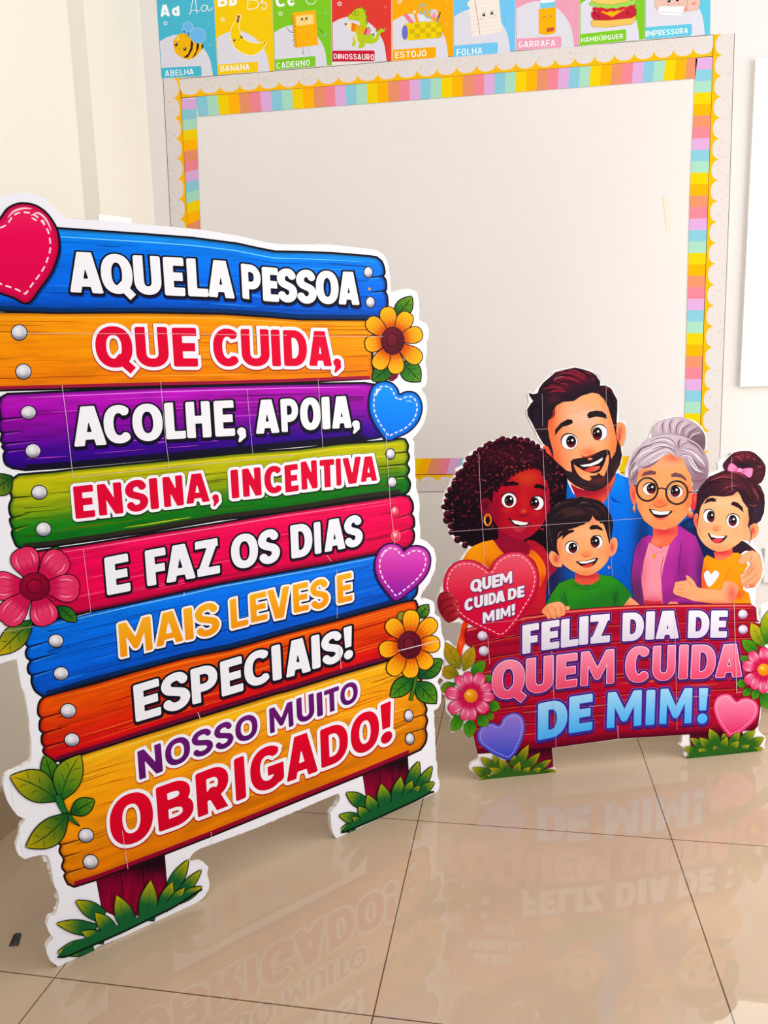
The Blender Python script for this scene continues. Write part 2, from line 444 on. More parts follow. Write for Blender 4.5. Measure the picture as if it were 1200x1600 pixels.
def letters(part, s, xs, top, bot, wr, layers, br=0.8, step=1.0, rnd=0.05, gap=0.1, fade=0.0):
    """s: text; xs: [(left, right)] per letter, or (x0, x1) to space it evenly; top/bot: polylines; wr: stem / height;
    layers: (outset, dx, dy, colour or (top colour, bottom colour))"""
    top = np.array(top, float); bot = np.array(bot, float)
    if not isinstance(xs, list):
        x0, x1 = xs; ws = [ADV.get(c, 1.0) if c != ' ' else 0.5 for c in s]; g = gap
        u = (x1 - x0) / (sum(ws) + g * (len(ws) - 1)); o = []; x = x0
        for c, q in zip(s, ws):
            if c != ' ': o.append((x, x + u * q))
            x += u * (q + g)
        xs = o
    chars = [c for c in s if c != ' ']
    items = []
    for ch, (xl, xr) in zip(chars, xs):
        base = {'Ú': 'U'}.get(ch, ch)
        def yt(x): return float(np.interp(x, top[:, 0], top[:, 1])) if top[0, 0] <= x <= top[-1, 0] else ext(top, x)
        def yb(x): return float(np.interp(x, bot[:, 0], bot[:, 1])) if bot[0, 0] <= x <= bot[-1, 0] else ext(bot, x)
        xc = (xl + xr) / 2; y1, y0 = yt(xc), yb(xc); H = y0 - y1
        if base == ',':
            y1 = y0 - H * 0.22; y0 = y0 + H * 0.2; H = y0 - y1
        sl = (VPX - xc) / (VPY - y0)
        off = -sl * H / 2 if base == 'A' else (sl * H / 2 if base in 'VT' else 0)
        slope = ((yt(xr) - yt(xl)) + (yb(xr) - yb(xl))) / 2 / max(xr - xl, 1e-6)
        W = xr - xl; Hf = (yb(xc) - yt(xc))
        # cell frame: origin bottom left, ex along the line, ey up
        O = np.array([xl + off + sl * H / 2, y0 - slope * W / 2]); ex = np.array([1, slope]); ey = np.array([-sl, -1.0])
        w_ = wr * Hf * (1.0 - fade * min(max((xc - 100) / 500, 0), 1)); w_ = min(w_, W * (0.25 if base == 'M' else 0.36 if base in 'NHUODPRBAQV' else 0.5))
        S, clip = glyph(base, W, H, w_, wr * br * Hf)
        items.append((S, clip, W, H, O, ex, ey, rnd * Hf))
        if ch == 'Ú':
            S2, c2 = glyph("'", W * 0.3, H * 0.2, wr * Hf, wr * Hf)
            items.append((S2, c2, W * 0.3, H * 0.2, O + ex * W * 0.4 + ey * H * 1.12, ex, ey, rnd * Hf))
    for (o, dx, dy, c) in layers:
        z = part.lay()
        for q, (S, clip, W, H, O, ex, ey, r) in enumerate(items):
            pad = o + 0.35 * H + 2 if not clip else o + 2
            h = step
            gx = np.arange(-pad, W + pad + h, h); gy = np.arange(-pad, H + pad + h, h)
            X, Y = np.meshgrid(gx, gy)
            D = gsdf(S, clip, W, H, X, Y, r) - o
            V, fs = march(np.where(D == 0, 1e-6, D))
            if not len(fs): continue
            L = V * h - pad
            Q = O + np.array([dx, dy]) + L[:, 0:1] * ex + L[:, 1:2] * ey
            if isinstance(c[0], (tuple, list)):
                cc = ramp(1 - L[:, 1] / H, ((0, c[0]), (1, c[1])))
            else: cc = np.tile(np.array(c, float), (len(Q), 1))
            part.add(Q, fs, cc, z + (q % 7) * 3e-7)
def ext(l, x):
    a, b = (l[0], l[1]) if x < l[0, 0] else (l[-2], l[-1])
    return float(a[1] + (b[1] - a[1]) * (x - a[0]) / (b[0] - a[0]))

# ------------------------------------------------------------------ repeated motifs
def leaf_poly(b, t, wd, bend=0.0, prof=((0, .06), (.12, .42), (.3, .86), (.5, 1), (.7, .82), (.87, .42), (1, 0))):
    b, t = np.asarray(b, float), np.asarray(t, float); d = t - b; n = np.array([-d[1], d[0]]); n /= np.hypot(*n)
    pr = smooth(np.array(prof, float), 4, False)
    c = b + d * pr[:, 0:1] + n * (bend * 4 * pr[:, 0] * (1 - pr[:, 0]))[:, None]
    l = c + n * pr[:, 1:2] * wd / 2; r = c - n * pr[:, 1:2] * wd / 2
    return np.vstack([l, r[::-1][1:]]), c
def leaf(part, b, t, wd, c0, c1, edge=1.3, ec=(22, 40, 18), bend=0.0, veins=3, mid=True, vc=None, vw=1.0):
    pts, c = leaf_poly(b, t, wd, bend); b, t = np.asarray(b, float), np.asarray(t, float)
    m_ = tuple(np.array(c0) * 0.45 + np.array(c1) * 0.55)
    part.fill(pts, grad(b, t, (0, c0), (.45, m_), (1, c1)), edge=edge, ec=ec)
    vc = vc or tuple(np.array(c0) * 0.6)
    if mid: part.line(c[2:-1], max(edge * 0.45, 0.35) * vw, vc)
    d = t - b; n = np.array([-d[1], d[0]]); n /= np.hypot(*n); L = np.hypot(*d)
    for i in range(veins):
        f = 0.2 + 0.4 * i / max(veins - 1, 1) if veins > 1 else 0.45
        k = c[int(f * (len(c) - 1))]
        for sg in (-1, 1):
            part.line([k, k + d / L * wd * .22 + n * sg * wd * .2, k + d / L * wd * .3 + n * sg * wd * .34], max(edge * 0.3, 0.25) * vw, vc)
def petal_poly(c, t, wd):
    return leaf_poly(c, t, wd, 0, ((0.1, .18), (.35, .55), (.6, .93), (.78, 1), (.92, .78), (.985, .4), (1.0, .16), (.985, 0)))[0]
def blade(part, b, t, wd, c0, c1, edge, ec):
    pts, c = leaf_poly(b, t, wd, 0, ((0, .8), (.2, .95), (.4, 1), (.6, .86), (.8, .5), (1, 0)))
    part.fill(pts, grad(b, t, (0, c0), (.36, c0), (.62, tuple(np.array(c0) * .5 + np.array(c1) * .5)), (1, c1)), edge=edge, ec=ec)
    part.line(c[3:-3], 0.3, tuple(np.array(c0) * 0.7))
def bolt(sh, par, pts, c=(222, 220, 228), dark=(25, 22, 38), tint=(120, 118, 135), edge=1.5):
    p = sh.part('bolt', par); cx, cy = pts.mean(0); rx, ry = np.ptp(pts, 0) / 2
    p.fill(pts, tint, edge=edge, ec=dark)
    p.fill(ell(cx, cy, rx, ry), grad((cx, cy - ry), (cx, cy + ry), (0, c), (.5, c), (1, tint)))
    p.fill(ell(cx - rx * .05, cy - ry * .1, rx * .66, ry * .66), radial((cx - rx * .2, cy - ry * .3), rx * 1.1, ry * 1.1, (0, (250, 250, 252)), (.6, c), (1, tuple(np.array(c) * .8))))
    return p
def dashes(part, pts, inset, dash, gapl, hw, c):
    """a stitched line running inside an outline"""
    pts = smooth(pts, 4) if len(pts) < 60 else pts
    q0 = np.roll(pts, 1, 0); q1 = np.roll(pts, -1, 0); t = q1 - q0; t /= np.maximum(np.hypot(t[:, 0], t[:, 1]), 1e-6)[:, None]
    n = np.stack([-t[:, 1], t[:, 0]], 1); a = (pts[:, 0] * np.roll(pts[:, 1], -1) - np.roll(pts[:, 0], -1) * pts[:, 1]).sum()
    q = pts + n * inset * (1 if a > 0 else -1)
    ok = poly_dist(pts, q) > inset * 0.93; q = q[ok]; q = np.vstack([q, q[:1]])
    s = np.concatenate(([0], np.cumsum(np.hypot(*np.diff(q, axis=0).T)))); z = part.lay(); u = 0.0
    while u < s[-1] - dash:
        v = np.linspace(u, u + dash, 4)
        part.line(np.stack([np.interp(v, s, q[:, 0]), np.interp(v, s, q[:, 1])], 1), hw, c, taper=False, z=z); u += dash + gapl
def extrude(name, pl, y0, y1, mt, parent):
    """pl: Nx2 outline in (along, up) board metres, given thickness from y0 (front) to y1 (back)"""
    n = len(pl); v = [(a, y0, b) for a, b in pl] + [(a, y1, b) for a, b in pl]
    tri = tessellate_polygon([[Vector((a, b, 0)) for a, b in pl]])
    f = [list(t) for t in tri] + [[n + i for i in reversed(t)] for t in tri] + [[i, (i + 1) % n, n + (i + 1) % n, n + i] for i in range(n)]
    return link_mesh(name, v, f, mt, parent)
def foam_outline(sh, pts, jit, step=4.0):
    s = np.concatenate(([0], np.cumsum(np.hypot(*np.diff(np.vstack([pts, pts[:1]]), axis=0).T)))); q = np.vstack([pts, pts[:1]])
    u = np.arange(0, s[-1] - step / 2, step); r = np.stack([np.interp(u, s, q[:, 0]), np.interp(u, s, q[:, 1])], 1)
    r = r + RNG.uniform(-jit, jit, r.shape)
    return sh.to_plane(r, 0)[:, [0, 2]]

# ------------------------------------------------------------------ the room
M_WALL = mat('cream_wall_paint', (227, 221, 217), 0.7, 0.15, 0.025, 3.0, 0.06, 30, k=1.0)
M_SKIRT = mat('beige_tile_baseboard', (172, 150, 124), 0.3, 0.4, 0.03, 5.0, k=1.0)
def floor_mat():
    mt = bpy.data.materials.new('polished_beige_porcelain_tiles'); mt.use_nodes = True
    nt = mt.node_tree; b = nt.nodes['Principled BSDF']; N = nt.nodes.new; Lk = nt.links.new
    tc = N('ShaderNodeTexCoord'); sep = N('ShaderNodeSeparateXYZ'); Lk(tc.outputs['Object'], sep.inputs[0])
    ds = []
    for ax in ('X', 'Y'):
        dv = N('ShaderNodeMath'); dv.operation = 'DIVIDE'; dv.inputs[1].default_value = 0.6; Lk(sep.outputs[ax], dv.inputs[0])
        rd = N('ShaderNodeMath'); rd.operation = 'ROUND'; Lk(dv.outputs[0], rd.inputs[0])
        sb = N('ShaderNodeMath'); sb.operation = 'SUBTRACT'; Lk(dv.outputs[0], sb.inputs[0]); Lk(rd.outputs[0], sb.inputs[1])
        ab = N('ShaderNodeMath'); ab.operation = 'ABSOLUTE'; Lk(sb.outputs[0], ab.inputs[0]); ds.append(ab)
    mn = N('ShaderNodeMath'); mn.operation = 'MINIMUM'; Lk(ds[0].outputs[0], mn.inputs[0]); Lk(ds[1].outputs[0], mn.inputs[1])
    ls = N('ShaderNodeMath'); ls.operation = 'LESS_THAN'; ls.inputs[1].default_value = 0.0022; Lk(mn.outputs[0], ls.inputs[0])
    nz = N('ShaderNodeTexNoise'); nz.inputs['Scale'].default_value = 2.2; nz.inputs['Detail'].default_value = 7; nz.inputs['Roughness'].default_value = 0.6
    Lk(tc.outputs['Object'], nz.inputs['Vector'])
    cr = N('ShaderNodeValToRGB'); cr.color_ramp.elements[0].position = 0.3; cr.color_ramp.elements[1].position = 0.72
    cr.color_ramp.elements[0].color = l4(FLOOR_A); cr.color_ramp.elements[1].color = l4(FLOOR_B)
    Lk(nz.outputs['Fac'], cr.inputs[0])
    mx = N('ShaderNodeMix'); mx.data_type = 'RGBA'; mx.inputs[7].default_value = l4((92, 72, 55))
    Lk(ls.outputs[0], mx.inputs[0]); Lk(cr.outputs[0], mx.inputs[6]); Lk(mx.outputs[2], b.inputs['Base Color'])
    b.inputs['Roughness'].default_value = 0.02; b.inputs['Specular IOR Level'].default_value = 0.5
    return mt
FLOOR_A, FLOOR_B = (174, 152, 128), (190, 168, 142)
M_FLOOR = floor_mat()
WY, WX = 0.7755, -0.41
structure(box('floor', (-0.6, -4.2, -0.05), (3.6, 0.95, 0.0), M_FLOOR))
# back wall with the window opening at the right
WIN = (1.512, 2.45, 1.045, 1.958)      # x0 x1 z0 z1
def wall_with_hole(name, x0, x1, z0, z1, y0, y1, hole, mt):
    a, b, c, d = hole; X = [x0, a, b, x1]; Z = [z0, c, d, z1]; v = []; f = []
    for y in (y0, y1):
        for z in Z:
            for x in X: v.append((x, y, z))
    for s in (0, 16):
        for j in range(3):
            for i in range(3):
                if i == 1 and j == 1: continue
                k = s + j * 4 + i; q = [k, k + 1, k + 5, k + 4]; f.append(q if s == 0 else q[::-1])
    for p, q in ((5, 6), (6, 10), (10, 9), (9, 5)): f.append([p, p + 16, q + 16, q])
    for p, q in ((0, 3), (3, 15), (15, 12), (12, 0)): f.append([q, q + 16, p + 16, p])
    return link_mesh(name, v, f, mt)
structure(wall_with_hole('wall_back', -0.36, 3.6, 0, 3.4, WY, WY + 0.15, WIN, M_WALL))
M_WALL2 = mat('warm_cream_wall', (233, 227, 214), 0.7, 0.15, 0.02, 3.0, 0.06, 30, k=1.0)  # left wall and column: slightly lighter and warmer than the back wall
structure(box('wall_left', (WX - 0.15, -4.2, 0), (WX, WY + 0.15, 3.4), M_WALL2))
structure(box('wall_column', (WX - 0.002, 0.428, 0), (-0.36, WY + 0.15, 3.4), M_WALL2))
structure(box('baseboard_left', (WX - 0.001, -4.2, 0), (-0.394, 0.428, 0.118), M_SKIRT))
structure(box('baseboard_column', (-0.412, 0.412, 0), (-0.345, WY, 0.118), M_SKIRT))
structure(box('baseboard_back', (-0.346, WY - 0.014, 0), (3.6, WY + 0.001, 0.118), M_SKIRT))
# window: white frame, bright frosted pane
M_WHITE = mat('white_painted_metal', (245, 243, 238), 0.4, 0.3, 0.01, 20)
a, b, c, d = WIN; fw = 0.012
fr = link_mesh('window_1', *(lambda V, Fc: (V, Fc))(
    [(x, y, z) for y in (WY - 0.012, WY + 0.05) for (x, z) in ((a - .004, c - .004), (b + .004, c - .004), (b + .004, d + .004), (a - .004, d + .004), (a + fw, c + fw), (b - fw, c + fw), (b - fw, d - fw), (a + fw, d - fw))],
    [[i, (i + 1) % 4, 4 + (i + 1) % 4, 4 + i] for i in range(4)] + [[8 + i, 12 + i, 12 + (i + 1) % 4, 8 + (i + 1) % 4] for i in range(4)] +
    [[i, 8 + i, 8 + (i + 1) % 4, (i + 1) % 4] for i in range(4)] + [[4 + i, 4 + (i + 1) % 4, 12 + (i + 1) % 4, 12 + i] for i in range(4)]), M_WHITE)
structure(fr)
mp = bpy.data.materials.new('daylit_frosted_glass'); mp.use_nodes = True
pb = mp.node_tree.nodes['Principled BSDF']; pb.inputs['Base Color'].default_value = (0.9, 0.9, 0.88, 1)
pb.inputs['Emission Color'].default_value = (1.0, 0.985, 0.93, 1); pb.inputs['Emission Strength'].default_value = 3.0
pb.inputs['Roughness'].default_value = 0.4
nzp = mp.node_tree.nodes.new('ShaderNodeTexNoise'); nzp.inputs['Scale'].default_value = 140
bpp = mp.node_tree.nodes.new('ShaderNodeBump'); bpp.inputs['Strength'].default_value = 0.3
mp.node_tree.links.new(nzp.outputs['Fac'], bpp.inputs['Height']); mp.node_tree.links.new(bpp.outputs['Normal'], pb.inputs['Normal'])
box('window_pane', (a + fw - .002, WY + 0.012, c + fw - .002), (b - fw + .002, WY + 0.02, d - fw + .002), mp, fr)
# wall outlet at the right edge
M_PLATE = mat('light_grey_plastic', (225, 226, 224), 0.4, 0.3, 0.01, 20)
ot = thing('wall_outlet', 'pale grey outlet plate on the wall beside the family cutout', 'outlet', (1.643, WY, 0.428))
box('cover_plate', (-0.04, -0.009, 0.0), (0.04, 0.0, 0.112), M_PLATE, ot, 0.003)
box('socket', (-0.02, -0.012, 0.03), (0.02, -0.008, 0.085), M_WHITE, ot, 0.002)

# ------------------------------------------------------------------ paper on the back wall
WALL = Sheet((0.0, WY), (1, 0), None, 1.06, M_CARD, dz=8e-6)
def lerp_edge(e, f): e = np.array(e, float); s = np.concatenate(([0], np.cumsum(np.hypot(*np.diff(e, axis=0).T)))); u = np.clip(np.asarray(f), 0, 1) * s[-1]; return np.stack([np.interp(u, s, e[:, 0]), np.interp(u, s, e[:, 1])], 1)
RAIN = [(218, 168, 216), (136, 198, 216), (166, 216, 192), (240, 206, 4), (255, 178, 2), (228, 144, 104), (236, 132, 146)]
def rainbow(label, outer, inner, n, start):
    WALL.z = 0.0012
    o = thing('rainbow_border_strip', label, 'border strip', (0, WY, 0), 0, 'rainbow border strips round the empty board')
    p = WALL.part('striped_paper', None, None, o); z = p.lay()
    f = np.linspace(0, 1, n + 1); A, B = lerp_edge(outer, f), lerp_edge(inner, f)
    for i in range(n):
        q = np.array([A[i], A[i + 1], B[i + 1], B[i]]); p.add(q, [[0, 1, 2, 3]], np.tile(np.array(RAIN[(start + i) % 7], float), (4, 1)), z)
def scallop(label, outer, inner, n, frac=0.74, cusp=0.56):
    """outer: plain paper edge; inner: edge beside the rainbow strip; white lobes swell towards the inner edge"""
    WALL.z = 0.0005
    o = thing('scalloped_border_strip', label, 'border strip', (0, WY, 0), 0, 'scalloped border strips round the empty board')
    p = WALL.part('yellow_backing', None, None, o)
    f = np.linspace(0, 1, 40); A, B = lerp_edge(outer, f), lerp_edge(inner, f)
    p.fill(np.vstack([A, B[::-1]]), (252, 184, 6))
    p.line(B, 0.55, (95, 75, 60), taper=False); 
    q = WALL.part('white_scallop_paper', None, None, o)
    m_ = n * 10; f = np.linspace(0, 1, m_ + 1); A, B = lerp_edge(outer, f), lerp_edge(inner, f)
    ph = (np.arange(m_ + 1) % 10) / 10.0; k = cusp + (0.88 - cusp) * np.sqrt(np.maximum(1 - (2 * ph - 1) ** 2, 0))
    L = A + (B - A) * k[:, None]; z = q.lay()
    X = np.vstack([A, L]); nn = m_ + 1
    q.add(X, [(i, i + 1, nn + i + 1, nn + i) for i in range(m_)], np.tile(np.array((222, 214, 210), float), (len(X), 1)), z)
    q.line(A, 0.5, (120, 110, 104), taper=False)
    cs = [(214, 150, 90), (170, 170, 190), (220, 170, 110), (200, 120, 110), (150, 190, 170), (225, 190, 120)]
    for c in cs:
        a = RNG.uniform(0, 1, n * 3 // 2 + 2); b_ = RNG.uniform(0.08, 0.62, len(a)); AA, BB = lerp_edge(outer, a), lerp_edge(inner, a)
        q.dots(AA + (BB - AA) * b_[:, None], 0.62, c)
yin_top = [(283, 153), (1114, 88)]; yin_bot = [(300, 745.5), (1092, 737.0)]
scallop('scalloped yellow and dotted white strip along the board top, directly under the alphabet cards', [(280, 123.3), (1114.5, 54.3)], yin_top, 27)
scallop('scalloped yellow and dotted white strip down the left board edge, beside the column', [(254.7, 120), (266.7, 353), (287, 768)], [(281.6, 122.5), (293.3, 356), (311, 745)], 20)
scallop('scalloped yellow and dotted white strip along the board bottom, showing between the two cutouts', [(288, 773), (1113, 763)], yin_bot, 29)
scallop('scalloped yellow and dotted white strip down the right board edge, beside the bright window', [(1147.7, 52.3), (1140, 300), (1124.3, 721), (1123, 739)], [(1114.8, 54), (1094.7, 660), (1092, 738)], 21)
rainbow('rainbow striped strip along the top of the empty board, just under the scalloped strip', [(306, 151.2), (1090, 89.8)], [(310, 182), (1086, 122.5)], 47, 1)
rainbow('rainbow striped strip down the left side of the empty board', [(283.2, 155), (293.3, 356), (311, 744)], [(306, 154), (313, 356), (328, 720)], 36, 0)
rainbow('rainbow striped strip along the bottom of the empty board, showing between the two cutouts', [(310, 745), (1070, 736.8)], [(326, 720), (1068, 712)], 49, 3)
rainbow('rainbow striped strip down the right side of the empty board', [(1113.4, 90), (1094.7, 640), (1092.5, 736)], [(1087, 91.5), (1078, 300), (1070, 640), (1067, 735)], 36, 0)
WALL.z = 0.0005
mt_ = thing('masking_tape_scrap', 'short pale strip of masking tape on the empty board', 'tape', (0, WY, 0))
p = WALL.part('tape_strip', None, None, mt_); p.fill(P('@p 1036,306 1043,305 1048,358 1041,360'), (243, 226, 202))

# alphabet cards ----------------------------------------------------------------------------------
def card(label, q, cc, cap, capx, captop, capbot, big, capc=None):
    """q: bottom-left, bottom-right, and the x of both sides at the picture's top edge (y = 0)"""
    (xl, yl), (xr, yr), tl, tr = q; W = xr - xl; H = 1.72 * W; wht = (246, 250, 252)
    def at(a, b):
        x = xl + a * W; y = yl + a * (yr - yl) - b * W
        lx = (tl - xl) / max(yl, 1); rx = (tr - xr) / max(yr, 1); s = lx * (1 - a) + rx * a
        return (x + s * b * W, y)
    WALL.z = 0.0005
    o = thing('alphabet_card', label, 'alphabet card', (0, WY, 0), 0, 'alphabet cards above the board')
    p = WALL.part('card_sheet', None, None, o)
    p.fill([at(0, 0), at(1, 0), at(1, H / W), at(0, H / W)], cc)
    for a in np.arange(0.07, 1, 0.1): p.line([at(a, .02), at(a, H / W - .02)], 0.22, tuple(np.minimum(np.array(cc) * .97 + 6, 255)), taper=False)
    for b_ in np.arange(0.07, H / W, 0.1): p.line([at(.01, b_), at(.99, b_)], 0.22, tuple(np.minimum(np.array(cc) * .97 + 6, 255)), taper=False)
    sw = smooth(np.array([at(a, b_) for a, b_ in ((.01, .66), (.15, .73), (.32, .765), (.5, .73), (.68, .61), (.8, .46), (.88, .28), (.92, .0))]), 5, False)
    p.fill(np.vstack([sw, [at(.01, 0.0)]]), (219, 217, 228))
    for a, b_, r in ((.13, .98, .045),):
        st = [at(a + r * (1.0 if i % 2 == 0 else .45) * math.cos(math.radians(90 + 36 * i + 10)), b_ + r * (1.0 if i % 2 == 0 else .45) * math.sin(math.radians(90 + 36 * i + 10))) for i in range(10)]
        p.line(st, 0.55, wht, closed=True)
    for a, b_ in ((.9, .92), (.9, .55)): c_ = at(a, b_); p.line(ell(c_[0], c_[1], 1.6, 1.6), 0.4, tuple(np.array(cc) * .6 + 95), closed=True)
    t_ = WALL.part('caption', None, None, o)
    t_.fill([at(0, .005), at(.70, .005), at(.718, .03), at(.718, .165), at(.70, .187), at(0, .187)], capc or cc)
    letters(t_, cap, capx, captop, capbot, 0.15, [(0, 0, 0, wht)], br=0.9, step=0.42, rnd=0.04, gap=0.24)
    b0 = 1.21 if big == 'B' else 1.10
    for ch, a0, a1, b1 in ((big, .05, .22, b0 + .21), (big.lower(), .25, .385, b0 + .21)):
        g_ = WALL.part('block_letter', None, None, o)
        p0, p1, p2 = at(a0, b0), at(a1, b0), at(a0, b1); p3 = at(a1, b1)
        letters(g_, ch, [(p0[0], p1[0])], [p2, p3], [p0, p1], 0.24, [(0, 0, 0, wht)], br=0.9, step=0.7)
    g_ = WALL.part('cursive_letter', None, None, o)
    pic = WALL.part('picture', None, None, o)
    return pic, g_, wht
def eyes(p, view, lst, r, c=(40, 25, 25)):
    for x, y in lst: p.fill(E(x, y, r, r * 1.25, view, 0, 14), c); p.fill(E(x - r * .2, y - r * .5, r * .42, r * .42, view, 0, 8), (250, 250, 250))
LB, YE, GR, RD, OR, SB, PK = (74, 184, 212), (245, 202, 8), (126, 200, 36), (222, 58, 50), (252, 170, 4), (112, 196, 240), (232, 158, 180)
# A bee
p, g_, wh = card('light blue alphabet card with a bee, leftmost of the row above the board', ((252.5, 122.5), (340, 118), 244.5, 334), LB, 'ABELHA', (258, 302.5), [(258, 110), (302.5, 107.5)], [(258, 119.5), (302.5, 116)], 'A')
for s_ in ('330,135 345,120 355,60 370,0 385,-10 395,20 405,130', '345,105 380,95 430,105', '500,50 465,50 445,80 460,105 490,95 505,50 510,95 535,95 552,70'):
    g_.line(P('@u1 ' + s_), 0.55, wh, taper=False, sm=True)
p.fill(E(320, 265, 50, 58, 'u1'), (108, 184, 238), edge=.4, ec=(220, 235, 250)); p.fill(E(410, 335, 76, 72, 'u1'), (108, 184, 238), edge=.4, ec=(220, 235, 250))
p.fill(P('@u1 185,420 195,365 255,315 320,330 350,370 400,405 452,408 468,432 440,480 400,525 350,552 290,550 215,505'), (244, 182, 10), sm=True)
p.fill(P('@u1 350,375 372,400 366,460 322,540 275,542 322,505 345,450'), (58, 36, 24)); p.fill(P('@u1 405,405 428,408 424,450 392,520 358,552 398,480'), (58, 36, 24))
p.fill(P('@u1 455,405 470,432 450,470 448,430'), (40, 28, 24)); p.fill(E(228, 365, 8, 22, 'u1', 35), (255, 225, 120))
eyes(p, 'u1', [(212, 415), (292, 457)], 15); p.line(P('@u1 236,448 246,460 258,456'), .3, (70, 40, 25)); p.fill(E(200, 442, 9, 6, 'u1'), (236, 140, 70))
p.line(P('@u1 285,295 300,315 303,350'), .45, (50, 30, 25)); p.line(P('@u1 330,312 325,335 330,355'), .45, (50, 30, 25)); p.dots(P('@u1 285,296 330,312'), 1.3, (50, 30, 25))
# B banana
p, g_, wh = card('yellow alphabet card with a banana, second from the left above the board', ((340.6, 117.5), (428.5, 110.8), 334.8, 425.3), YE, 'BANANA', (344.5, 390), [(344.5, 103), (390, 99.5)], [(344.5, 112), (390, 109)], 'B')
for s_ in ('880,-60 885,20 882,80 940,82 985,50 960,5 900,0', '1010,60 1030,-30 1010,-50 1015,70 1045,85 1060,40 1030,20'):
    g_.line(P('@u1 ' + s_), 0.55, wh, taper=False, sm=True)
bn = smooth(P('@u1 775,195 790,140 815,145 803,205 803,280 850,365 940,405 1030,400 1047,410 1012,470 930,515 850,503 770,450 730,370 725,290 750,225'), 4)
p.fill(bn, (246, 206, 6), edge=.9, ec=(252, 246, 225)); p.fill(P('@u1 782,146 812,146 803,165 800,212 774,206 786,170'), (132, 82, 30)); p.fill(E(1038, 404, 6, 8, 'u1'), (60, 45, 25))
eyes(p, 'u1', [(757, 375), (822, 345)], 11); p.line(P('@u1 788,372 797,378 808,366'), .3, (90, 60, 20)); p.fill(E(752, 395, 9, 6, 'u1'), (240, 140, 90)); p.fill(E(835, 358, 8, 6, 'u1'), (240, 140, 90))
p.dots(P('@u1 745,262 736,295 732,325 770,440 776,452'), .5, (120, 80, 20))
# C notebook
p, g_, wh = card('green alphabet card with a spiral notebook, third from the left above the board', ((429.2, 110), (518.4, 101.7), 425.8, 517.4), GR, 'CADERNO', (432, 484), [(432, 98), (484, 93.2)], [(432, 107.3), (484, 102.3)], 'C')
g_.line(E(395, 0, 45, 40, 'u2'), .55, wh, closed=True)
p.line(P('@u2 240,308 200,300 175,270 165,245'), .45, (50, 45, 30)); p.line(P('@u2 458,265 490,285 512,322'), .45, (50, 45, 30)); p.line(P('@u2 320,440 323,505 338,506'), .45, (60, 60, 70)); p.line(P('@u2 375,432 374,495 390,496'), .45, (60, 60, 70))
p.fill(E(518, 335, 14, 14, 'u2'), (110, 205, 160)); p.fill(P('@u2 215,122 440,93 463,422 245,450'), (248, 178, 8)); p.fill(P('@u2 250,152 414,131 426,222 262,245'), (255, 216, 130))
for i in range(7): p.line(E(229 + i * 3, 160 + i * 44, 14, 14, 'u2', 0, 12), .3, (70, 50, 20), closed=True)
eyes(p, 'u2', [(310, 178), (352, 172)], 11); p.line(P('@u2 322,192 333,197 343,189'), .3, (90, 60, 20))
# D dinosaur
p, g_, wh = card('red alphabet card with a green dinosaur holding a pencil, above the board', ((519.2, 96.5), (611.6, 96), 518.4, 611.4), RD, 'DINOSSAURO', (521.5, 584.5), [(521.5, 84), (584.5, 84.6)], [(521.5, 91.8), (584.5, 94)], 'D', (200, 20, 52))
for q_ in ('850,75 870,55 890,90', '885,90 915,90 905,125', '905,135 930,155 912,185', '908,190 930,215 915,240', '920,255 945,250 940,285', '955,320 990,310 990,345', '1000,305 1010,275 1030,290', '1030,280 1040,255 1058,272'): p.fill(P('@u2 ' + q_), (112, 150, 30))
p.fill(P('@u2 742,160 765,130 808,92 850,76 888,90 908,140 912,210 922,250 965,330 1000,352 1018,300 1058,268 1088,292 1050,310 1022,380 962,412 912,405 890,442 840,450 850,402 822,382 812,420 778,430 790,390 788,350 828,300 852,250 850,205 800,190 758,185'), (180, 204, 28), sm=True)
p.fill(P('@u2 800,310 830,330 835,385 815,400 795,360'), (238, 214, 140)); p.fill(P('@u2 740,228 775,211 912,262 890,322 770,290'), (246, 162, 24)); p.fill(P('@u2 740,228 775,211 825,228 805,262 800,298 770,290'), (224, 128, 20)); p.fill(P('@u2 708,222 776,211 772,292'), (254, 222, 170)); p.fill(P('@u2 706,222 732,216 728,242'), (50, 40, 40))
p.fill(P('@u2 912,262 962,278 942,332 890,322'), (232, 128, 160)); p.fill(P('@u2 912,262 924,266 904,326 890,322'), (170, 30, 70)); p.line(P('@u2 880,250 850,280 825,300'), 1.6, (180, 204, 28), taper=False)
for x_ in (795, 826): p.line(E(x_, 125, 17, 20, 'u2', 0, 14), .3, (110, 100, 20), closed=True)
p.line(P('@u2 815,190 828,182 832,170'), .4, (90, 60, 20))
# E pencil case
p, g_, wh = card('orange alphabet card with a chequered pencil case, fifth from the left above the board', ((613.4, 95.6), (708, 89), 612.4, 707.8), OR, 'ESTOJO', (617.5, 666), [(617.5, 81.3), (666, 77.6)], [(617.5, 91), (666, 88)], 'E')
p.fill(P('@u3 183,146 214,124 290,215 242,220'), (234, 122, 150)); p.fill(P('@u3 275,122 300,112 328,206 300,212'), (244, 160, 20)); p.dots(P('@u3 286,112'), 2.2, (248, 230, 220))
p.line(E(360, 85, 30, 46, 'u3', 10), .9, (100, 200, 214), closed=True); p.line(E(430, 130, 22, 46, 'u3', 45), .9, (100, 200, 214), closed=True); p.fill(P('@u3 345,135 375,140 368,205 335,205'), (226, 228, 236))
p.fill(E(470, 125, 34, 40, 'u3'), (214, 208, 216)); p.fill(E(470, 150, 20, 26, 'u3'), (236, 150, 170)); p.dots(P('@u3 460,118 480,122'), .5, (60, 50, 60)); p.line(P('@u3 528,112 512,165'), .9, (50, 48, 90), taper=False); p.line(P('@u3 510,165 496,210'), 1.2, (110, 120, 214), taper=False)
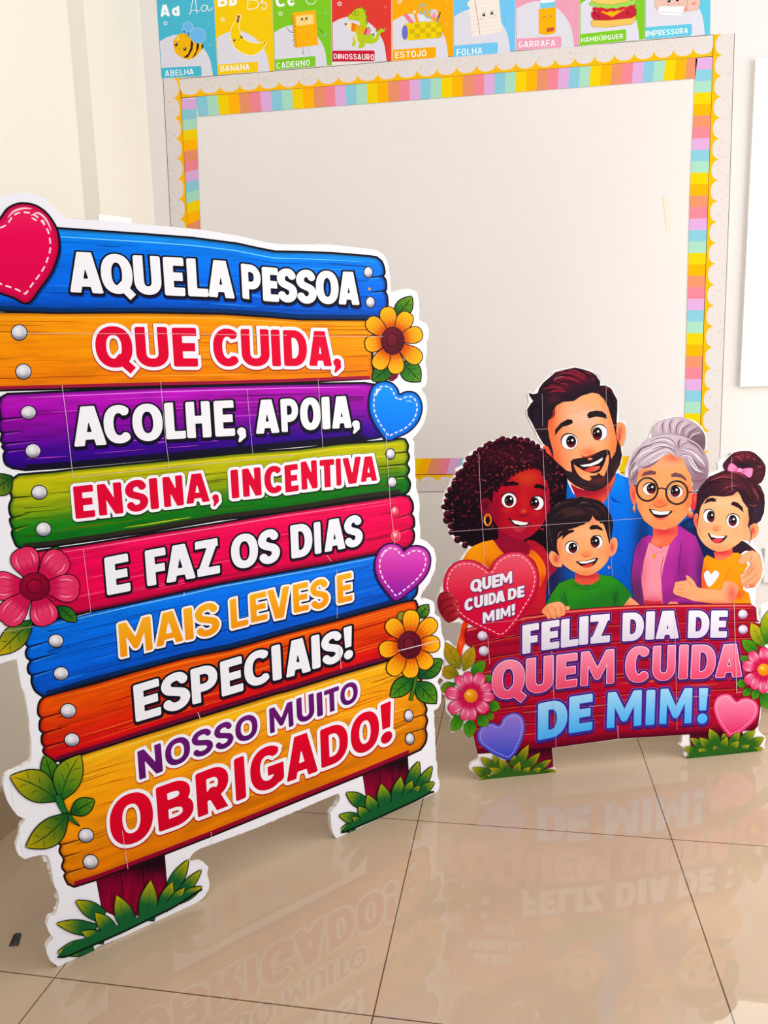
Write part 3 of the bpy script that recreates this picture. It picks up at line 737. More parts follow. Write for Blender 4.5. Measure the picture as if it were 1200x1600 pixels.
p.fill(P('@u3 196,222 360,205 525,206 545,260 545,335 520,352 215,380'), (236, 208, 0), edge=.35, ec=(120, 105, 10))
for i in range(6):
    for j in range(3):
        if (i + j) % 2: x_, y_ = 240 + i * 50, 232 + j * 44 - i * 4; p.fill(P(f'@u3 {x_},{y_} {x_+48},{y_-4} {x_+48},{y_+38} {x_},{y_+42}'), (212, 176, 10))
p.fill(E(196, 304, 26, 66, 'u3'), (104, 112, 214), edge=.5, ec=(150, 130, 20))
# F sheet of paper
p, g_, wh = card('sky blue alphabet card with a smiling lined sheet of paper, above the board', ((708.7, 89.5), (805, 81.7), 708.5, 804.8), SB, 'FOLHA', (713.5, 753.5), [(713.5, 76.8), (753.5, 74)], [(713.5, 87.3), (753.5, 83.6)], 'F')
p.fill(P('@u3 780,22 800,14 795,-20 1070,-45 1080,0 1100,225 1108,290 965,322 825,342 830,300 812,280 815,200 795,110 805,70 785,62'), (240, 230, 220))
for i in range(8): p.line(P(f'@u3 {805+i*3},{50+i*36} {1086+i*3},{16+i*36}'), .2, (205, 205, 215), taper=False)
p.line(P('@u3 850,-20 900,325'), .35, (190, 60, 60), taper=False)
eyes(p, 'u3', [(935, 137), (1011, 121)], 14); p.line(P('@u3 962,150 978,165 994,144'), .35, (60, 45, 45)); p.fill(E(912, 176, 12, 6, 'u3'), (244, 186, 180)); p.fill(E(1042, 146, 12, 6, 'u3'), (244, 186, 180))
# G bottle
p, g_, wh = card('pink alphabet card with an orange bottle, third from the right above the board', ((806.6, 79), (905, 73.3), 805.6, 905.2), PK, 'GARRAFA', (810, 867.5), [(810, 65), (867.5, 62)], [(810, 74.6), (867.5, 71.6)], 'G')
p.fill(P('@u4 386,-40 520,-45 526,68 384,80'), (122, 200, 228)); p.fill(P('@u4 388,-40 518,-45 524,8 500,20 400,30 386,20'), (230, 238, 244))
p.fill(P('@u4 370,86 450,78 532,68 530,290 520,308 470,322 420,324 382,316 372,300'), (250, 176, 4), edge=.3, ec=(240, 150, 0)); p.fill(P('@u4 446,266 515,251 513,290 446,304'), (200, 84, 50))
eyes(p, 'u4', [(430, 152), (478, 147)], 6); p.line(P('@u4 444,168 456,174 468,164'), .3, (120, 70, 10)); p.fill(E(414, 162, 9, 7, 'u4'), (240, 110, 60)); p.fill(E(492, 156, 9, 7, 'u4'), (240, 110, 60))
# H burger
p, g_, wh = card('green alphabet card with a hamburger, second from the right above the board', ((906, 72.5), (1007, 61), 906, 1007.4), GR, 'HAMBÚRGUER', (908.2, 973.5), [(908.2, 58.8), (973.5, 52.6)], [(908.2, 66.4), (973.5, 60)], 'H')
ol = (110, 50, 20)
p.fill(P('@u4 860,218 872,190 1010,192 1262,148 1280,160 1278,190 1240,226 1010,255 890,252 866,240'), (246, 192, 92), edge=.45, ec=ol)
p.fill(P('@u4 862,120 884,102 1010,116 1262,66 1284,90 1284,140 1240,168 1010,190 888,184 866,160'), (196, 36, 58), edge=.45, ec=ol)
p.fill(P('@u4 940,106 1182,84 1060,160'), (255, 176, 16), edge=.3, ec=(150, 80, 0)); p.dots(P('@u4 895,128 926,150 1205,122'), 2.2, (150, 16, 44)); p.dots(P('@u4 895,155 940,170'), 1.2, (150, 16, 44))
p.fill(P('@u4 876,72 1270,20 1275,62 1250,74 1230,66 1200,88 1170,80 1140,100 1110,92 1080,108 1040,100 1010,116 975,100 945,110 915,96 890,106 876,96'), (214, 30, 54), edge=.35, ec=ol)
p.fill(P('@u4 842,34 870,12 1060,44 1290,-6 1278,30 1262,50 1230,46 1200,66 1150,62 1100,82 1060,72 1010,84 960,68 920,72 890,56 852,52'), (156, 214, 84), edge=.35, ec=(60, 110, 30))
p.fill(P('@u4 866,8 880,-60 1000,-120 1150,-125 1270,-60 1284,-16 1180,20 1050,44 930,34'), (250, 200, 100), edge=.45, ec=ol)
# I printer
p, g_, wh = card('light blue alphabet card with a pink printer, rightmost of the row above the board', ((1008, 61.7), (1109.7, 54), 1008, 1110), (96, 196, 222), 'IMPRESSORA', (1009, 1074.5), [(1009, 48.2), (1074.5, 43.4)], [(1009, 57.6), (1074.5, 51.6)], 'I')
p.fill(P('@u5 545,-70 960,-80 985,-20 984,40 960,90 855,108 590,100 560,70'), (226, 188, 174), edge=.35, ec=(160, 120, 110)); p.line(P('@u5 858,-70 866,104'), .3, (170, 130, 120), taper=False)
p.fill(P('@u5 600,58 842,60 806,152 640,140 600,132 584,110'), (244, 240, 244), edge=.3, ec=(150, 140, 150)); p.line(P('@u5 598,108 815,125'), .25, (150, 140, 150), taper=False)
p.fill(P('@u5 925,30 940,12 946,28 928,54 904,40 906,24 916,16'), (244, 142, 124)); p.fill(P('@u5 842,62 860,70 858,102 826,100'), (244, 142, 124))
eyes(p, 'u5', [(692, 6), (770, -4)], 15); p.line(P('@u5 720,28 734,40 748,24'), .4, (60, 40, 40)); p.fill(E(684, 42, 9, 5, 'u5'), (244, 130, 130)); p.fill(E(784, 30, 9, 5, 'u5'), (244, 130, 130))
WALL.finish()
def rebase(o):
    """move a thing's origin to the bottom middle of what it holds"""
    ks = [q for q in col.objects if q.parent == o]; co = []
    for q in ks:
        v = np.empty(len(q.data.vertices) * 3, np.float32); q.data.vertices.foreach_get('co', v); co.append(v.reshape(-1, 3))
    a_ = np.vstack(co); off = np.array([(a_[:, 0].min() + a_[:, 0].max()) / 2, a_[:, 1].max(), a_[:, 2].min()], np.float32)
    for q, v in zip(ks, co): q.data.vertices.foreach_set('co', (v - off).ravel()); q.data.update()
    o.location = Vector(o.location) + Vector([float(x) for x in off])
for o_ in [q for q in col.objects if q.name.split('.')[0] in ('alphabet_card', 'scalloped_border_strip', 'rainbow_border_strip', 'masking_tape_scrap')]: rebase(o_)

# ------------------------------------------------------------------ left cutout: painted plank sign
D1 = np.array([0.6401, 0.7123]); B1 = np.array([-0.0074, -0.5695])
r1 = thing('plank_sign_cutout', 'tall white-edged cardboard cutout of eight coloured planks with words, standing at the left', 'cardboard cutout', (B1[0], B1[1], 0), math.atan2(D1[1], D1[0]))
S1 = Sheet(B1, D1, r1, GAIN1)
sil = P('@p -75,400 -72,345 -42,312 0,307 @a1 60,70 130,55 220,58 300,75 370,115 430,180 480,225 515,252 640,262 740,270 1000,290 @a2 0,108 190,122 420,145 700,190 850,225 930,245 1050,258 1200,262 '
    '@a3 300,110 450,125 600,140 690,155 740,185 770,230 785,290 795,350 800,420 808,490 850,472 910,458 960,460 1000,480 1020,530 1025,620 1020,690 1032,705 1075,725 1098,770 1098,830 1080,870 1085,930 1075,1010 1070,1040 1085,1090 1085,1170 1075,1210 1040,1240 1070,1285 1085,1340 1085,1420 1060,1510 '
    '@b3 1010,485 970,525 985,560 985,650 995,720 990,790 1000,850 1000,905 1020,985 1030,1050 1022,1150 1033,1230 1033,1310 1090,1335 1140,1390 1158,1460 @e 205,70 200,150 150,260 90,340 85,380 140,378 185,400 195,450 195,495 240,530 245,600 248,650 270,700 272,740 262,830 262,900 250,960 215,1020 235,1060 248,1110 245,1190 220,1235 185,1250 '
    '@d3 1140,470 1145,600 1150,700 1155,835 1165,860 1165,960 1180,1000 1185,1040 1165,1090 1160,1120 1050,1180 980,1215 800,1300 540,1425 450,1455 410,1458 365,1440 340,1370 335,1300 330,1250 365,1210 400,1165 408,1120 390,1098 0,1262 '
    '@d2 900,1220 750,1275 560,1345 450,1385 410,1415 385,1450 368,1500 440,1490 490,1490 525,1520 @d4 1138,275 1130,330 1145,375 1140,430 1100,490 1000,550 760,655 720,680 500,770 290,860 200,920 130,943 80,905 55,850 55,810 80,775 105,755 75,720 55,670 70,620 110,600 125,570 140,500 130,440 110,410 95,340 85,280 75,230 60,200 25,195 '
    '@d1 300,1330 190,1360 145,1330 125,1280 135,1210 155,1160 155,1115 200,1048 140,1025 95,970 55,900 35,830 25,760 40,710 80,685 160,650 235,605 245,560 245,500 245,430 230,350 230,270 215,200 205,130 190,60 160,0 @c1 165,1100 150,1020 130,900 80,910 0,935 '
    '@p -30,1040 -45,985 -40,900 -24,860 -17,800 -30,760 -25,725 -14,690 -16,610 -22,560 -25,500 -60,460')
sil = clean(sil)
foam = foam_outline(S1, sil, 0.9)
foam[:, 1] = np.maximum(foam[:, 1], 0.0)
extrude('foam_backing', foam, 0.0, 0.013, M_FOAM, r1)
bits = foam_outline(S1, P('@d1 420,1340 330,1335 345,1385 380,1395 375,1440 400,1450 395,1490 420,1500 410,1545 450,1590 @d4 120,430 140,440 120,490 150,520 130,550 115,570 150,560 190,480 190,400 @d1 500,1500 470,1350'), 1.4, 2.0)
extrude('torn_foam_edge', bits, 0.003, 0.012, M_FOAM, r1)
# brace behind the sign: an upright strip of foam and a triangular foot
def brace(par, s0, s1, h, y0, depth):
    box('support_strut', (s0, y0, 0.0), (s1, y0 + 0.02, h), M_STRUT, par)
    c_ = (s0 + s1) / 2; v = [(c_ - .01, y0 + .02, 0), (c_ - .01, y0 + depth, 0), (c_ - .01, y0 + .02, h * .55), (c_ + .01, y0 + .02, 0), (c_ + .01, y0 + depth, 0), (c_ + .01, y0 + .02, h * .55)]
    link_mesh('support_foot', v, [(0, 2, 1), (3, 4, 5), (0, 1, 4, 3), (1, 2, 5, 4), (2, 0, 3, 5)], M_STRUT, par)
sa = S1.to_plane(np.array([[150, 341], [200, 345]], float), -0.03)
brace(r1, sa[0][0], sa[1][0], float(sa[0][2]) + 0.004, 0.014, 0.22)
pp = S1.part('white_paper', None)
inn = sil.copy()
pp.fill(inn, (247, 246, 253))
for s_ in ('@a1 515,252 640,263 740,271', '@d1 190,1360 165,1270 150,1180', '@d1 125,1010 95,880 80,690', '@a2 585,208 590,270'): pp.line(P(s_), .35, (200, 198, 212))

def edge_y(l, x):
    l = np.asarray(l); return np.interp(x, l[:, 0], l[:, 1])
def plank(top, right, bot, left, stops, band, bandw, hi, hiw, streak_d, streak_l, ns, seed, ec=(18, 16, 26), edge=3.3, label=None):
    top, bot = P('@p ' + top), P('@p ' + bot)          # both left to right
    R = P('@p ' + right) if right else np.zeros((0, 2)); Lf = P('@p ' + left) if left else np.zeros((0, 2))
    if len(R) > 2: R = smooth(R, 4, False)
    if len(Lf) > 2: Lf = smooth(Lf, 4, False)
    out = np.vstack([top, R, bot[::-1], Lf])
    def v_of(X):
        a, b_ = edge_y(top, X[:, 0]), edge_y(bot, X[:, 0]); return (X[:, 1] - a) / np.maximum(b_ - a, 1)
    rs = np.random.RandomState(seed)
    base = lambda X, e: ramp(v_of(X), stops)
    def shade(X, e):
        v = v_of(X); n = vnoise(X[:, 0] / 55.0, v * 26.0, seed) * .6 + vnoise(X[:, 0] / 23.0, v * 50.0, seed + 3) * .4
        return np.clip(base(X, e) * (1 + .13 * (n[:, None] - .5) * 2), 0, 255)
    p = S1.part('plank', None, label)
    p.fill(out, rim(shade, tuple(np.array(stops[-1][1]) * .55), 5, .55), edge=edge, ec=ec, step=2.6)
    x0, x1 = max(top[0, 0], bot[0, 0]), min(top[-1, 0], bot[-1, 0]); xs = np.linspace(x0, x1, 40)
    T, Bm = edge_y(top, xs), edge_y(bot, xs)
    def curve(u0, u1, v, n=10):
        x = np.linspace(u0, u1, n); a, b_ = edge_y(top, x), edge_y(bot, x); return np.stack([x, a + (b_ - a) * v], 1)
    if bandw:
        q = np.vstack([np.stack([xs, Bm], 1), np.stack([xs, Bm - bandw], 1)[::-1]]); p.fill(q, band)
    z = p.lay()
    for i in range(ns):
        v = rs.uniform(.1, .9); a = rs.uniform(x0, x1 - 40); L = rs.uniform(30, 190); lo = rs.rand() < .62
        p.line(curve(a, min(a + L, x1 - 2), v), rs.uniform(.35, .9), streak_d if lo else streak_l, z=z + i * 3e-8)
    for i in range(ns // 7):                                   # cracks running in from both ends
        v = rs.uniform(.12, .88); L = rs.uniform(30, 90)
        p.line(curve(x0 + 2, x0 + L, v), rs.uniform(.45, .8), tuple(np.array(streak_d) * .7), taper='end', z=z + 2e-6)
        p.line(curve(x1 - L, x1 - 2, v)[::-1], rs.uniform(.45, .8), tuple(np.array(streak_d) * .7), taper='end', z=z + 2.4e-6)
    if hi: p.line(curve(x0 + 6, x1 - 8, hiw, 30), .9, hi)
    p.curve = curve; p.hi = hi or streak_l
    return p
def notches(p, s, c, n=40):
    """cracks running in from the notches of a ragged plank end"""
    for x, y in P(s):
        sg = 1 if x < 300 else -1; L = n * (.7 + .6 * random.random()); k = -0.30 if y > 800 else -0.1
        p.line(np.array([(x - 2 * sg, y), (x + sg * L * .5, y + k * L * .5 * sg), (x + sg * L, y + k * L * sg)]), 1.5, c, taper='end')
        p.line(np.array([(x + 3 * sg, y + 2.6), (x + sg * L * .4, y + 2.4 + k * L * .4 * sg), (x + sg * L * .8, y + 2.2 + k * L * .8 * sg)]), .6, tuple(np.minimum(np.array(c) * .3 + np.array(p.hi) * .7, 255)), taper='end')

# posts behind the planks, then the planks from the bottom one up
for s_, x_ in (('@d4 392,360 845,185 858,420 820,480 600,640 430,560', ('@d4 548,310 570,470', '@d4 692,250 712,420')), ('@d3 588,940 935,800 940,985 860,1150 620,1200', ('@d3 715,900 722,1040', '@d3 810,860 820,1010'))):
    p = S1.part('post'); q = P(s_); c_ = q.mean(0)
    p.fill(q, grain(grad(q[:2].mean(0), q[:2].mean(0) + (0, 34), (0, (30, 4, 16)), (.45, (104, 0, 38)), (1, (134, 0, 44))), 3.0, 40, .22, 3), edge=1.6, ec=(24, 8, 16))
    for l in x_: p.line(P(l), .8, (50, 0, 20), taper=False)
    a_ = q.min(0); b_ = q.max(0)
    for i in range(9):
        x = RNG.uniform(a_[0] + 6, b_[0] - 6); y = RNG.uniform(a_[1] + 26, b_[1] - 30); p.line(np.array([(x, y), (x + 1, y + 9), (x + 2, y + 19)]), .4, (80, 0, 30) if i % 2 else (160, 20, 60))
PL = {}
PL[8] = plank('96,1191 166,1168 220,1151 310,1123 430,1086 450,1081 534,1055 602,1035 640,1022', '656,1060 661,1096 665,1108 663,1116 666,1126 663,1138 665,1148 663,1160 656,1170',
    '116,1384 151,1373 257,1333 334,1303 450,1256 568,1208 639,1178', '107,1380 102,1369 105,1364 98.5,1355 101,1345 100,1339 94.5,1330 97,1320 92.7,1316 93,1304 104,1286 98,1250 96,1210',
    ((0, (255, 186, 22)), (.3, (250, 160, 12)), (.7, (238, 140, 4)), (1, (216, 112, 0))), (150, 4, 44), 6.5, (255, 214, 90), .035, (206, 104, 0), (255, 190, 60), 40, 18, ec=(40, 10, 18), label='yellow-orange plank reading NOSSO MUITO OBRIGADO!, lowest and tallest of the eight')
notches(PL[8], '663,1116 663,1138 104,1364 100,1339 97,1320', (120, 50, 0), 40)
for s_ in ('@d1 680,695 780,660 1040,585', '@d1 650,820 900,750 1050,715', '@d1 735,950 870,915 990,870', '@d1 640,1330 760,1290 900,1240', '@d3 640,240 720,215 790,195', '@d3 620,330 720,300 800,290', '@d3 830,520 900,500', '@d3 840,600 905,585'): PL[8].line(P(s_), .8, (190, 90, 0))
PL[7] = plank('75,1088 150,1069 220,1048 290,1029 360,1016 450,990 526,971 620,945 640,939', '648,940 651,948 652,970 650,1000',
    '88,1188 166,1165 220,1147 310,1119 430,1082 450,1077 534,1051 602,1031 640,1018', '76,1182 69,1174 71,1167 67,1160 67,1150 71,1145 64,1140 63.6,1128 67,1122 61.6,1116 61,1106 64,1096 72,1089',
    ((0, (240, 92, 0)), (.35, (226, 66, 2)), (.65, (218, 36, 8)), (1, (206, 0, 26))), (104, 6, 46), 6, (255, 130, 30), .06, (168, 20, 4), (250, 110, 20), 34, 17, label='orange-red plank reading ESPECIAIS!, seventh from the top')
notches(PL[7], '71,1167 71,1145 67,1122', (110, 10, 10), 55)
PL[6] = plank('52,978 118,963 220,940 286,926 342,913 450,894 516,882 594,866 637,858', '645,870 650,900 650,925 643,935',
    '72,1086 84,1083 150,1063 220,1045 290,1026 360,1012 450,987 526,967 620,941 642,937', '66,1086 56,1078 51,1066 51,1055 46,1050 45,1042 49,1032 43,1026 42,1018 45.5,1011 42,1006 42,998',
    ((0, (10, 130, 250)), (.15, (0, 112, 236)), (.7, (0, 96, 222)), (1, (0, 76, 190))), (4, 40, 92), 6.5, (120, 200, 255), .04, (0, 58, 150), (40, 140, 250), 34, 16, label='blue plank reading MAIS LEVES E, sixth from the top')
notches(PL[6], '51,1055 49,1032 45.5,1011', (0, 30, 80), 50)
PL[5] = plank('55,863 130,853 240,835 330,821 450,801 590,781 626,775', '638,777 643,786 643.6,796 641,803 645,810 645.6,821 642,825 645.6,834 644,846 637,853',
    '70,968 110,961 142,954 220,938 286,923 342,911 450,891 516,879 594,863 637,854', '56,930 50,890',
    ((0, (246, 20, 92)), (.2, (238, 0, 82)), (.7, (236, 0, 78)), (1, (200, 0, 62))), (134, 0, 50), 3.5, (255, 120, 160), .05, (180, 0, 60), (255, 70, 130), 34, 15, label='pink-red plank reading E FAZ OS DIAS, fifth from the top')
notches(PL[5], '641,803 642,825', (120, 0, 40), 30)
PL[4] = plank('30,743 88,738.4 114,735 240,723 370,710 470,703 530,695 606,690 626,687', '632,688 636,696 635,706 637.6,714 634,725 638,734 634,744 639,754 638,764 633,770',
    '36,856 80,852 150,842 230,830 340,811 450,798 570,778 626,771', '27,852 24,846 20,834 21.5,827 19,820 17,812 21,809 17,802 16,790 20,778 16,764 17,752',
    ((0, (206, 196, 8)), (.28, (172, 180, 8)), (.5, (132, 160, 12)), (.7, (30, 128, 20)), (1, (0, 104, 24))), (44, 40, 30), 7, (236, 214, 40), .06, (92, 110, 0), (214, 206, 40), 34, 14, label='green plank reading ENSINA, INCENTIVA, fourth from the top')
notches(PL[4], '20,778 21,809 21.5,827 635,706 634,725 634,744', (40, 60, 0), 34)
PL[3] = plank('12,617 98,613 230,607.5 350,604 450,601.5 570,600', '582,602 590,640 594,680',
    '40,733 100,729 230,717 340,707 450,697 570,686 594,684', '20,730 10,724 7,712 10,704 5,698 8,693 3,688 5,676 1,672 0,660 3,655 1,644 0,632 3,622',
    ((0, (196, 24, 196)), (.3, (158, 2, 166)), (.55, (120, 4, 158)), (.8, (62, 0, 150)), (1, (40, 0, 120))), (18, 12, 44), 7, (240, 120, 250), .05, (80, 0, 110), (206, 70, 214), 40, 13, label='purple plank reading ACOLHE, APOIA, third from the top')
notches(PL[3], '10,704 8,693 5,676 3,655', (40, 0, 70), 46)
PL[2] = plank('-8,489 84,490 230,490 350,492 410,496 470,500 578,501', '583,520 580,560 584,590', '-8,608 0,608.5 100,606 230,602.5 330,600.5 450,597 584,592', '-14,600 -16,560 -10,520',
    ((0, (255, 156, 4)), (.5, (252, 146, 0)), (1, (242, 126, 0))), (160, 22, 58), 5, (255, 184, 60), .05, (206, 96, 0), (255, 176, 50), 34, 12, label='orange plank reading QUE CUIDA, second from the top')
PL[1] = plank('-60,352 0,354 91,358 230,367.5 300,373 370,382 404,389.5 430,394.5 470,395 520,397 576,401.5', '588,403.5 596,411 599.5,426 596,431.5 601,438 602,451 599,454.5 603.5,464 603.5,485 597,497',
    '-20,483 0,484 84,487.5 230,486.5 350,488.5 410,492.5 470,497.5 590,498', '-24,470', ((0, (30, 160, 255)), (.1, (0, 128, 250)), (.5, (0, 110, 240)), (.85, (0, 92, 220)), (1, (0, 60, 150))), (2, 48, 104), 6, (110, 210, 255), .09, (0, 66, 160), (40, 150, 255), 34, 11, label='blue plank reading AQUELA PESSOA, topmost')
notches(PL[1], '596,431.5 599,454.5', (0, 30, 80), 30)

# words ------------------------------------------------------------------------------------------
def words(pl, s, xs, top, bot, w, layers, **k):
    p = S1.part('lettering', PL[pl]); letters(p, s, xs, top, bot, w, layers, fade=0.2, **k); return p
WH, BK, RDL = (250, 249, 255), (16, 14, 30), (232, 0, 52)
words(1, 'AQUELA PESSOA', [(109.6, 162.4), (157.6, 207), (209, 251.5), (256, 288), (292.5, 324), (325.6, 367), (377.6, 407.6), (410, 435), (433, 464), (463, 494.5), (493.6, 529), (529, 562)],
    [(130, 393.6), (340, 406), (383, 411.6), (412, 417), (480, 421.5), (543, 424.4)], [(135, 457.6), (300, 463), (345, 465), (385, 467.5), (420, 471), (480, 474.6), (545, 476)], .27,
    [(3.4, .6, 3.2, (6, 40, 110)), (3.4, 0, .8, BK), (0, 0, 0, WH)])
words(2, 'QUE CUIDA,', [(149, 207), (212, 263), (270, 308), (333, 375.5), (377, 421), (424, 438), (443, 479.6), (483, 519), (520.5, 533.5)],
    [(149, 509), (440, 515), (520, 518)], [(149, 575), (290, 573), (520, 572)], .27, [(6.2, 0, 1, (176, 30, 30)), (5.2, 0, 0, WH), (0, 0, 0, RDL)])
words(3, 'ACOLHE, APOIA,', [(116, 167), (162, 207), (207, 254), (258, 289), (291, 329), (335, 366), (370.4, 385), (400, 437), (439, 466), (469, 501), (503, 515.5), (519, 550), (550, 562.5)],
    [(136, 635), (270, 629), (345, 626), (418, 624.4), (485, 621), (535, 619)], [(140, 696.5), (270, 686), (345, 682), (418, 677), (485, 672), (535, 669)], .265,
    [(3.4, .6, 3, (24, 0, 60)), (3.4, 0, .8, BK), (0, 0, 0, WH)])
words(4, 'ENSINA, INCENTIVA', [(116, 147), (153, 191), (196, 231), (234, 247), (255, 286), (291, 328), (331.6, 342.4), (361, 373), (379, 408), (413, 442), (445, 466), (470.6, 495.6), (499, 522), (525, 533), (535, 564), (563.6, 589.4)],
    [(116, 760), (172, 755), (213, 750), (270, 744), (310, 740), (367, 734), (427, 728), (455, 726), (480, 720.5), (510, 718), (545, 715), (578, 713)],
    [(118, 811), (172, 804), (213, 799.5), (270, 791), (310, 785.5), (367, 778.5), (427, 771), (455, 768.5), (483, 764), (515, 761), (548, 756), (577, 752)], .27,
    [(5.6, .3, 1.6, (10, 70, 20)), (5.4, 0, .3, (40, 40, 30)), (4.6, 0, 0, WH), (0, 0, 0, (226, 0, 52))])
words(5, 'E FAZ OS DIAS', [(165, 202), (228, 260), (260, 306), (306, 342.4), (361, 403), (403.6, 437), (454.4, 488), (491, 501.4), (507, 540), (538, 566.4)],
    [(183, 868), (245, 857.5), (283, 851), (325, 843.5), (382, 834), (420, 827.5), (470, 818.5), (497, 815.5), (523, 811), (552, 805.5)],
    [(187, 926), (245, 913), (283, 907), (325, 898.5), (382, 887.5), (420, 881), (470, 870.5), (497, 865), (523, 860), (552, 855)], .275, [(3.2, .4, 2, (110, 0, 44)), (3.1, 0, .5, BK), (0, 0, 0, (246, 246, 255))])
words(6, 'MAIS LEVES E', [(186, 237), (244, 287), (288, 301.4), (305, 342.4), (360, 387), (391, 417), (417, 452), (458, 482), (485, 513.6), (527, 550)],
    [(215, 968), (266, 956), (295, 950), (324, 943), (372, 934), (404, 926.5), (435, 919), (470, 911.5), (500, 905), (538, 897)],
    [(212, 1021), (266, 1006), (295, 999.5), (324, 994), (372, 980), (404, 970.5), (435, 966), (470, 955.5), (500, 951), (538, 941)], .245,
    [(4.6, .4, 1.8, (0, 40, 110)), (4.3, 0, .3, BK), (3.2, 0, 0, (248, 246, 252)), (0, 0, 0, ((250, 180, 30), (246, 150, 8)))])
words(7, 'ESPECIAIS!', [(210, 250), (252.4, 296.4), (299, 340), (345, 379), (381.6, 424), (425, 439), (447, 486), (487, 500), (502.4, 535.6), (537, 551)],
    [(228, 1066), (274, 1051.5), (318, 1041), (362, 1029.5), (403, 1016.5), (432, 1008), (462, 1000), (493, 992.5), (519, 987), (543, 979.5)],
    [(232, 1122), (274, 1110), (318, 1096), (362, 1084), (403, 1070.5), (432, 1062.5), (466, 1054), (493, 1044.5), (519, 1037.5), (545, 1030)], .275, [(3.6, .4, 2, (90, 0, 30)), (3.5, 0, .4, BK), (0, 0, 0, (246, 246, 255))])
words(8, 'NOSSO MUITO', [(216, 253), (258, 297), (300, 332.4), (335, 364.4), (367.6, 402.4), (421, 458), (463.5, 491), (495, 504), (506, 529.6), (531.6, 559)],
    [(230, 1169), (278, 1153), (316, 1140), (350, 1129), (385, 1118), (438, 1102), (477, 1087.5), (500, 1081.5), (518, 1075.5), (545, 1067)],
    [(237, 1211), (278, 1194), (316, 1181), (350, 1169.5), (385, 1157), (440, 1140), (477, 1127), (502, 1118), (520, 1111), (545, 1101)], .25,
    [(5.2, .2, 1.2, (206, 60, 20)), (4.5, 0, 0, WH), (0, 0, 0, ((112, 22, 118), (92, 14, 104)))])
words(8, 'OBRIGADO!', [(171.6, 239), (245.6, 301.6), (307, 359), (367, 383), (391, 443), (448, 497), (501, 543.6), (548, 592.4), (594.4, 612.4)],
    [(205, 1240), (272, 1222), (333, 1200), (375, 1183.5), (417, 1167), (470, 1149), (522, 1133), (570, 1113), (602, 1099)],
    [(205, 1318), (275, 1290), (335, 1267), (378, 1248), (417, 1234), (472, 1214), (522, 1193), (570, 1175), (602, 1162)], .265,
    [(6.0, .2, 1.4, (190, 30, 30)), (5.2, 0, 0, WH), (0, 0, 0, ((230, 0, 40), (212, 0, 40)))], step=1.3)

# rivets
for n_, v_, x, y, rx, ry in ((1, 'a3', 627, 328, 32, 41), (1, 'a3', 643, 562, 32, 41), (2, 'a1', 150, 1148, 58, 58), (2, 'a1', 183, 1453, 57, 57), (3, 'b1', 222, 273, 56, 50), (3, 'b1', 258, 573, 56, 53),
    (4, 'b1', 307, 897, 57, 52), (4, 'b1', 340, 1185, 56, 53), (4, 'b3', 800, 647, 32, 39), (4, 'b3', 813, 868, 32, 39), (6, 'c1', 437, 757, 54, 49), (6, 'c1', 477, 1012, 54, 49), (7, 'c1', 533, 1303, 57, 53), (7, 'c1', 562, 1530, 55, 49),
    (8, 'd1', 673, 1177, 55, 52), (8, 'd1', 708, 1383, 55, 53), (8, 'd3', 943, 492, 31, 43), (8, 'd3', 952, 672, 31, 43)):
    bolt(S1, PL[n_], E(x, y, rx, ry, v_))
bolt(S1, PL[5], E(835, 1095, 32, 41, 'b3'), (250, 80, 110), (150, 10, 40), (214, 30, 64), 1.0); bolt(S1, PL[5], E(842, 1288, 32, 39, 'b3'), (250, 80, 110), (220, 130, 130), (214, 30, 64), 1.0)
PL[1].dots(P1(636, 457, 'a3')[None], 2.4, (206, 160, 80))

# hearts
def heart(sh, pts, stops, rimc, ec, inset, dash, label, edge=2.4, sc=(246, 230, 240), hw=.95, shade=None):
    p = sh.part('heart', None, label); q = smooth(pts, 6); lo, hi = q.min(0), q.max(0)
    if shade: p.fill(q + np.array(shade[0]), shade[1])
    p.fill(q, rim(grad((lo[0], lo[1]), (lo[0] + 4, hi[1]), *stops), rimc, inset * .8, .8), edge=edge, ec=ec, step=1.6)
    s_ = sh.part('stitching', p); dashes(s_, q, inset, dash, dash * .62, hw, sc)
    return p
p = heart(S1, P('@a1 -5,268 60,190 130,152 200,146 280,165 358,220 425,315 450,400 455,500 428,600 388,690 308,800 215,912 105,868 0,832 -90,790 -190,690 -265,490 -275,340 -230,240 -150,190 -60,205'),
    ((0, (240, 40, 96)), (.35, (238, 0, 82)), (1, (222, 0, 72))), (176, 0, 64), (16, 10, 18), 12.5, 9.5, 'large crimson heart at the top left', 3.2, hw=1.25, shade=((5, 4), (0, 56, 130)))
for s_ in ('@a1 60,250 110,200 180,178 250,180', '@a1 240,235 300,215 360,265 400,350', '@a1 245,250 290,275', '@a1 330,265 350,300'): p.line(P(s_), 1.5, (250, 214, 226), sm=True)
p = heart(S1, P('@b3 870,186 850,140 808,98 750,84 700,97 662,132 642,200 640,300 670,390 720,470 780,538 850,512 940,468 1008,398 1038,320 1040,260 1018,202 980,170 920,167'),
    ((0, (24, 150, 255)), (.5, (0, 134, 250)), (1, (0, 112, 236))), (0, 84, 190), (10, 22, 60), 6.6, 5.2, 'blue heart between the orange and green planks', shade=((-3.5, 1.5), (30, 10, 70)))
p.line(P('@b3 690,190 700,155 730,135'), 1.6, (220, 242, 255), sm=True); p.line(P('@b3 920,235 950,232 970,245'), .9, (170, 220, 255))
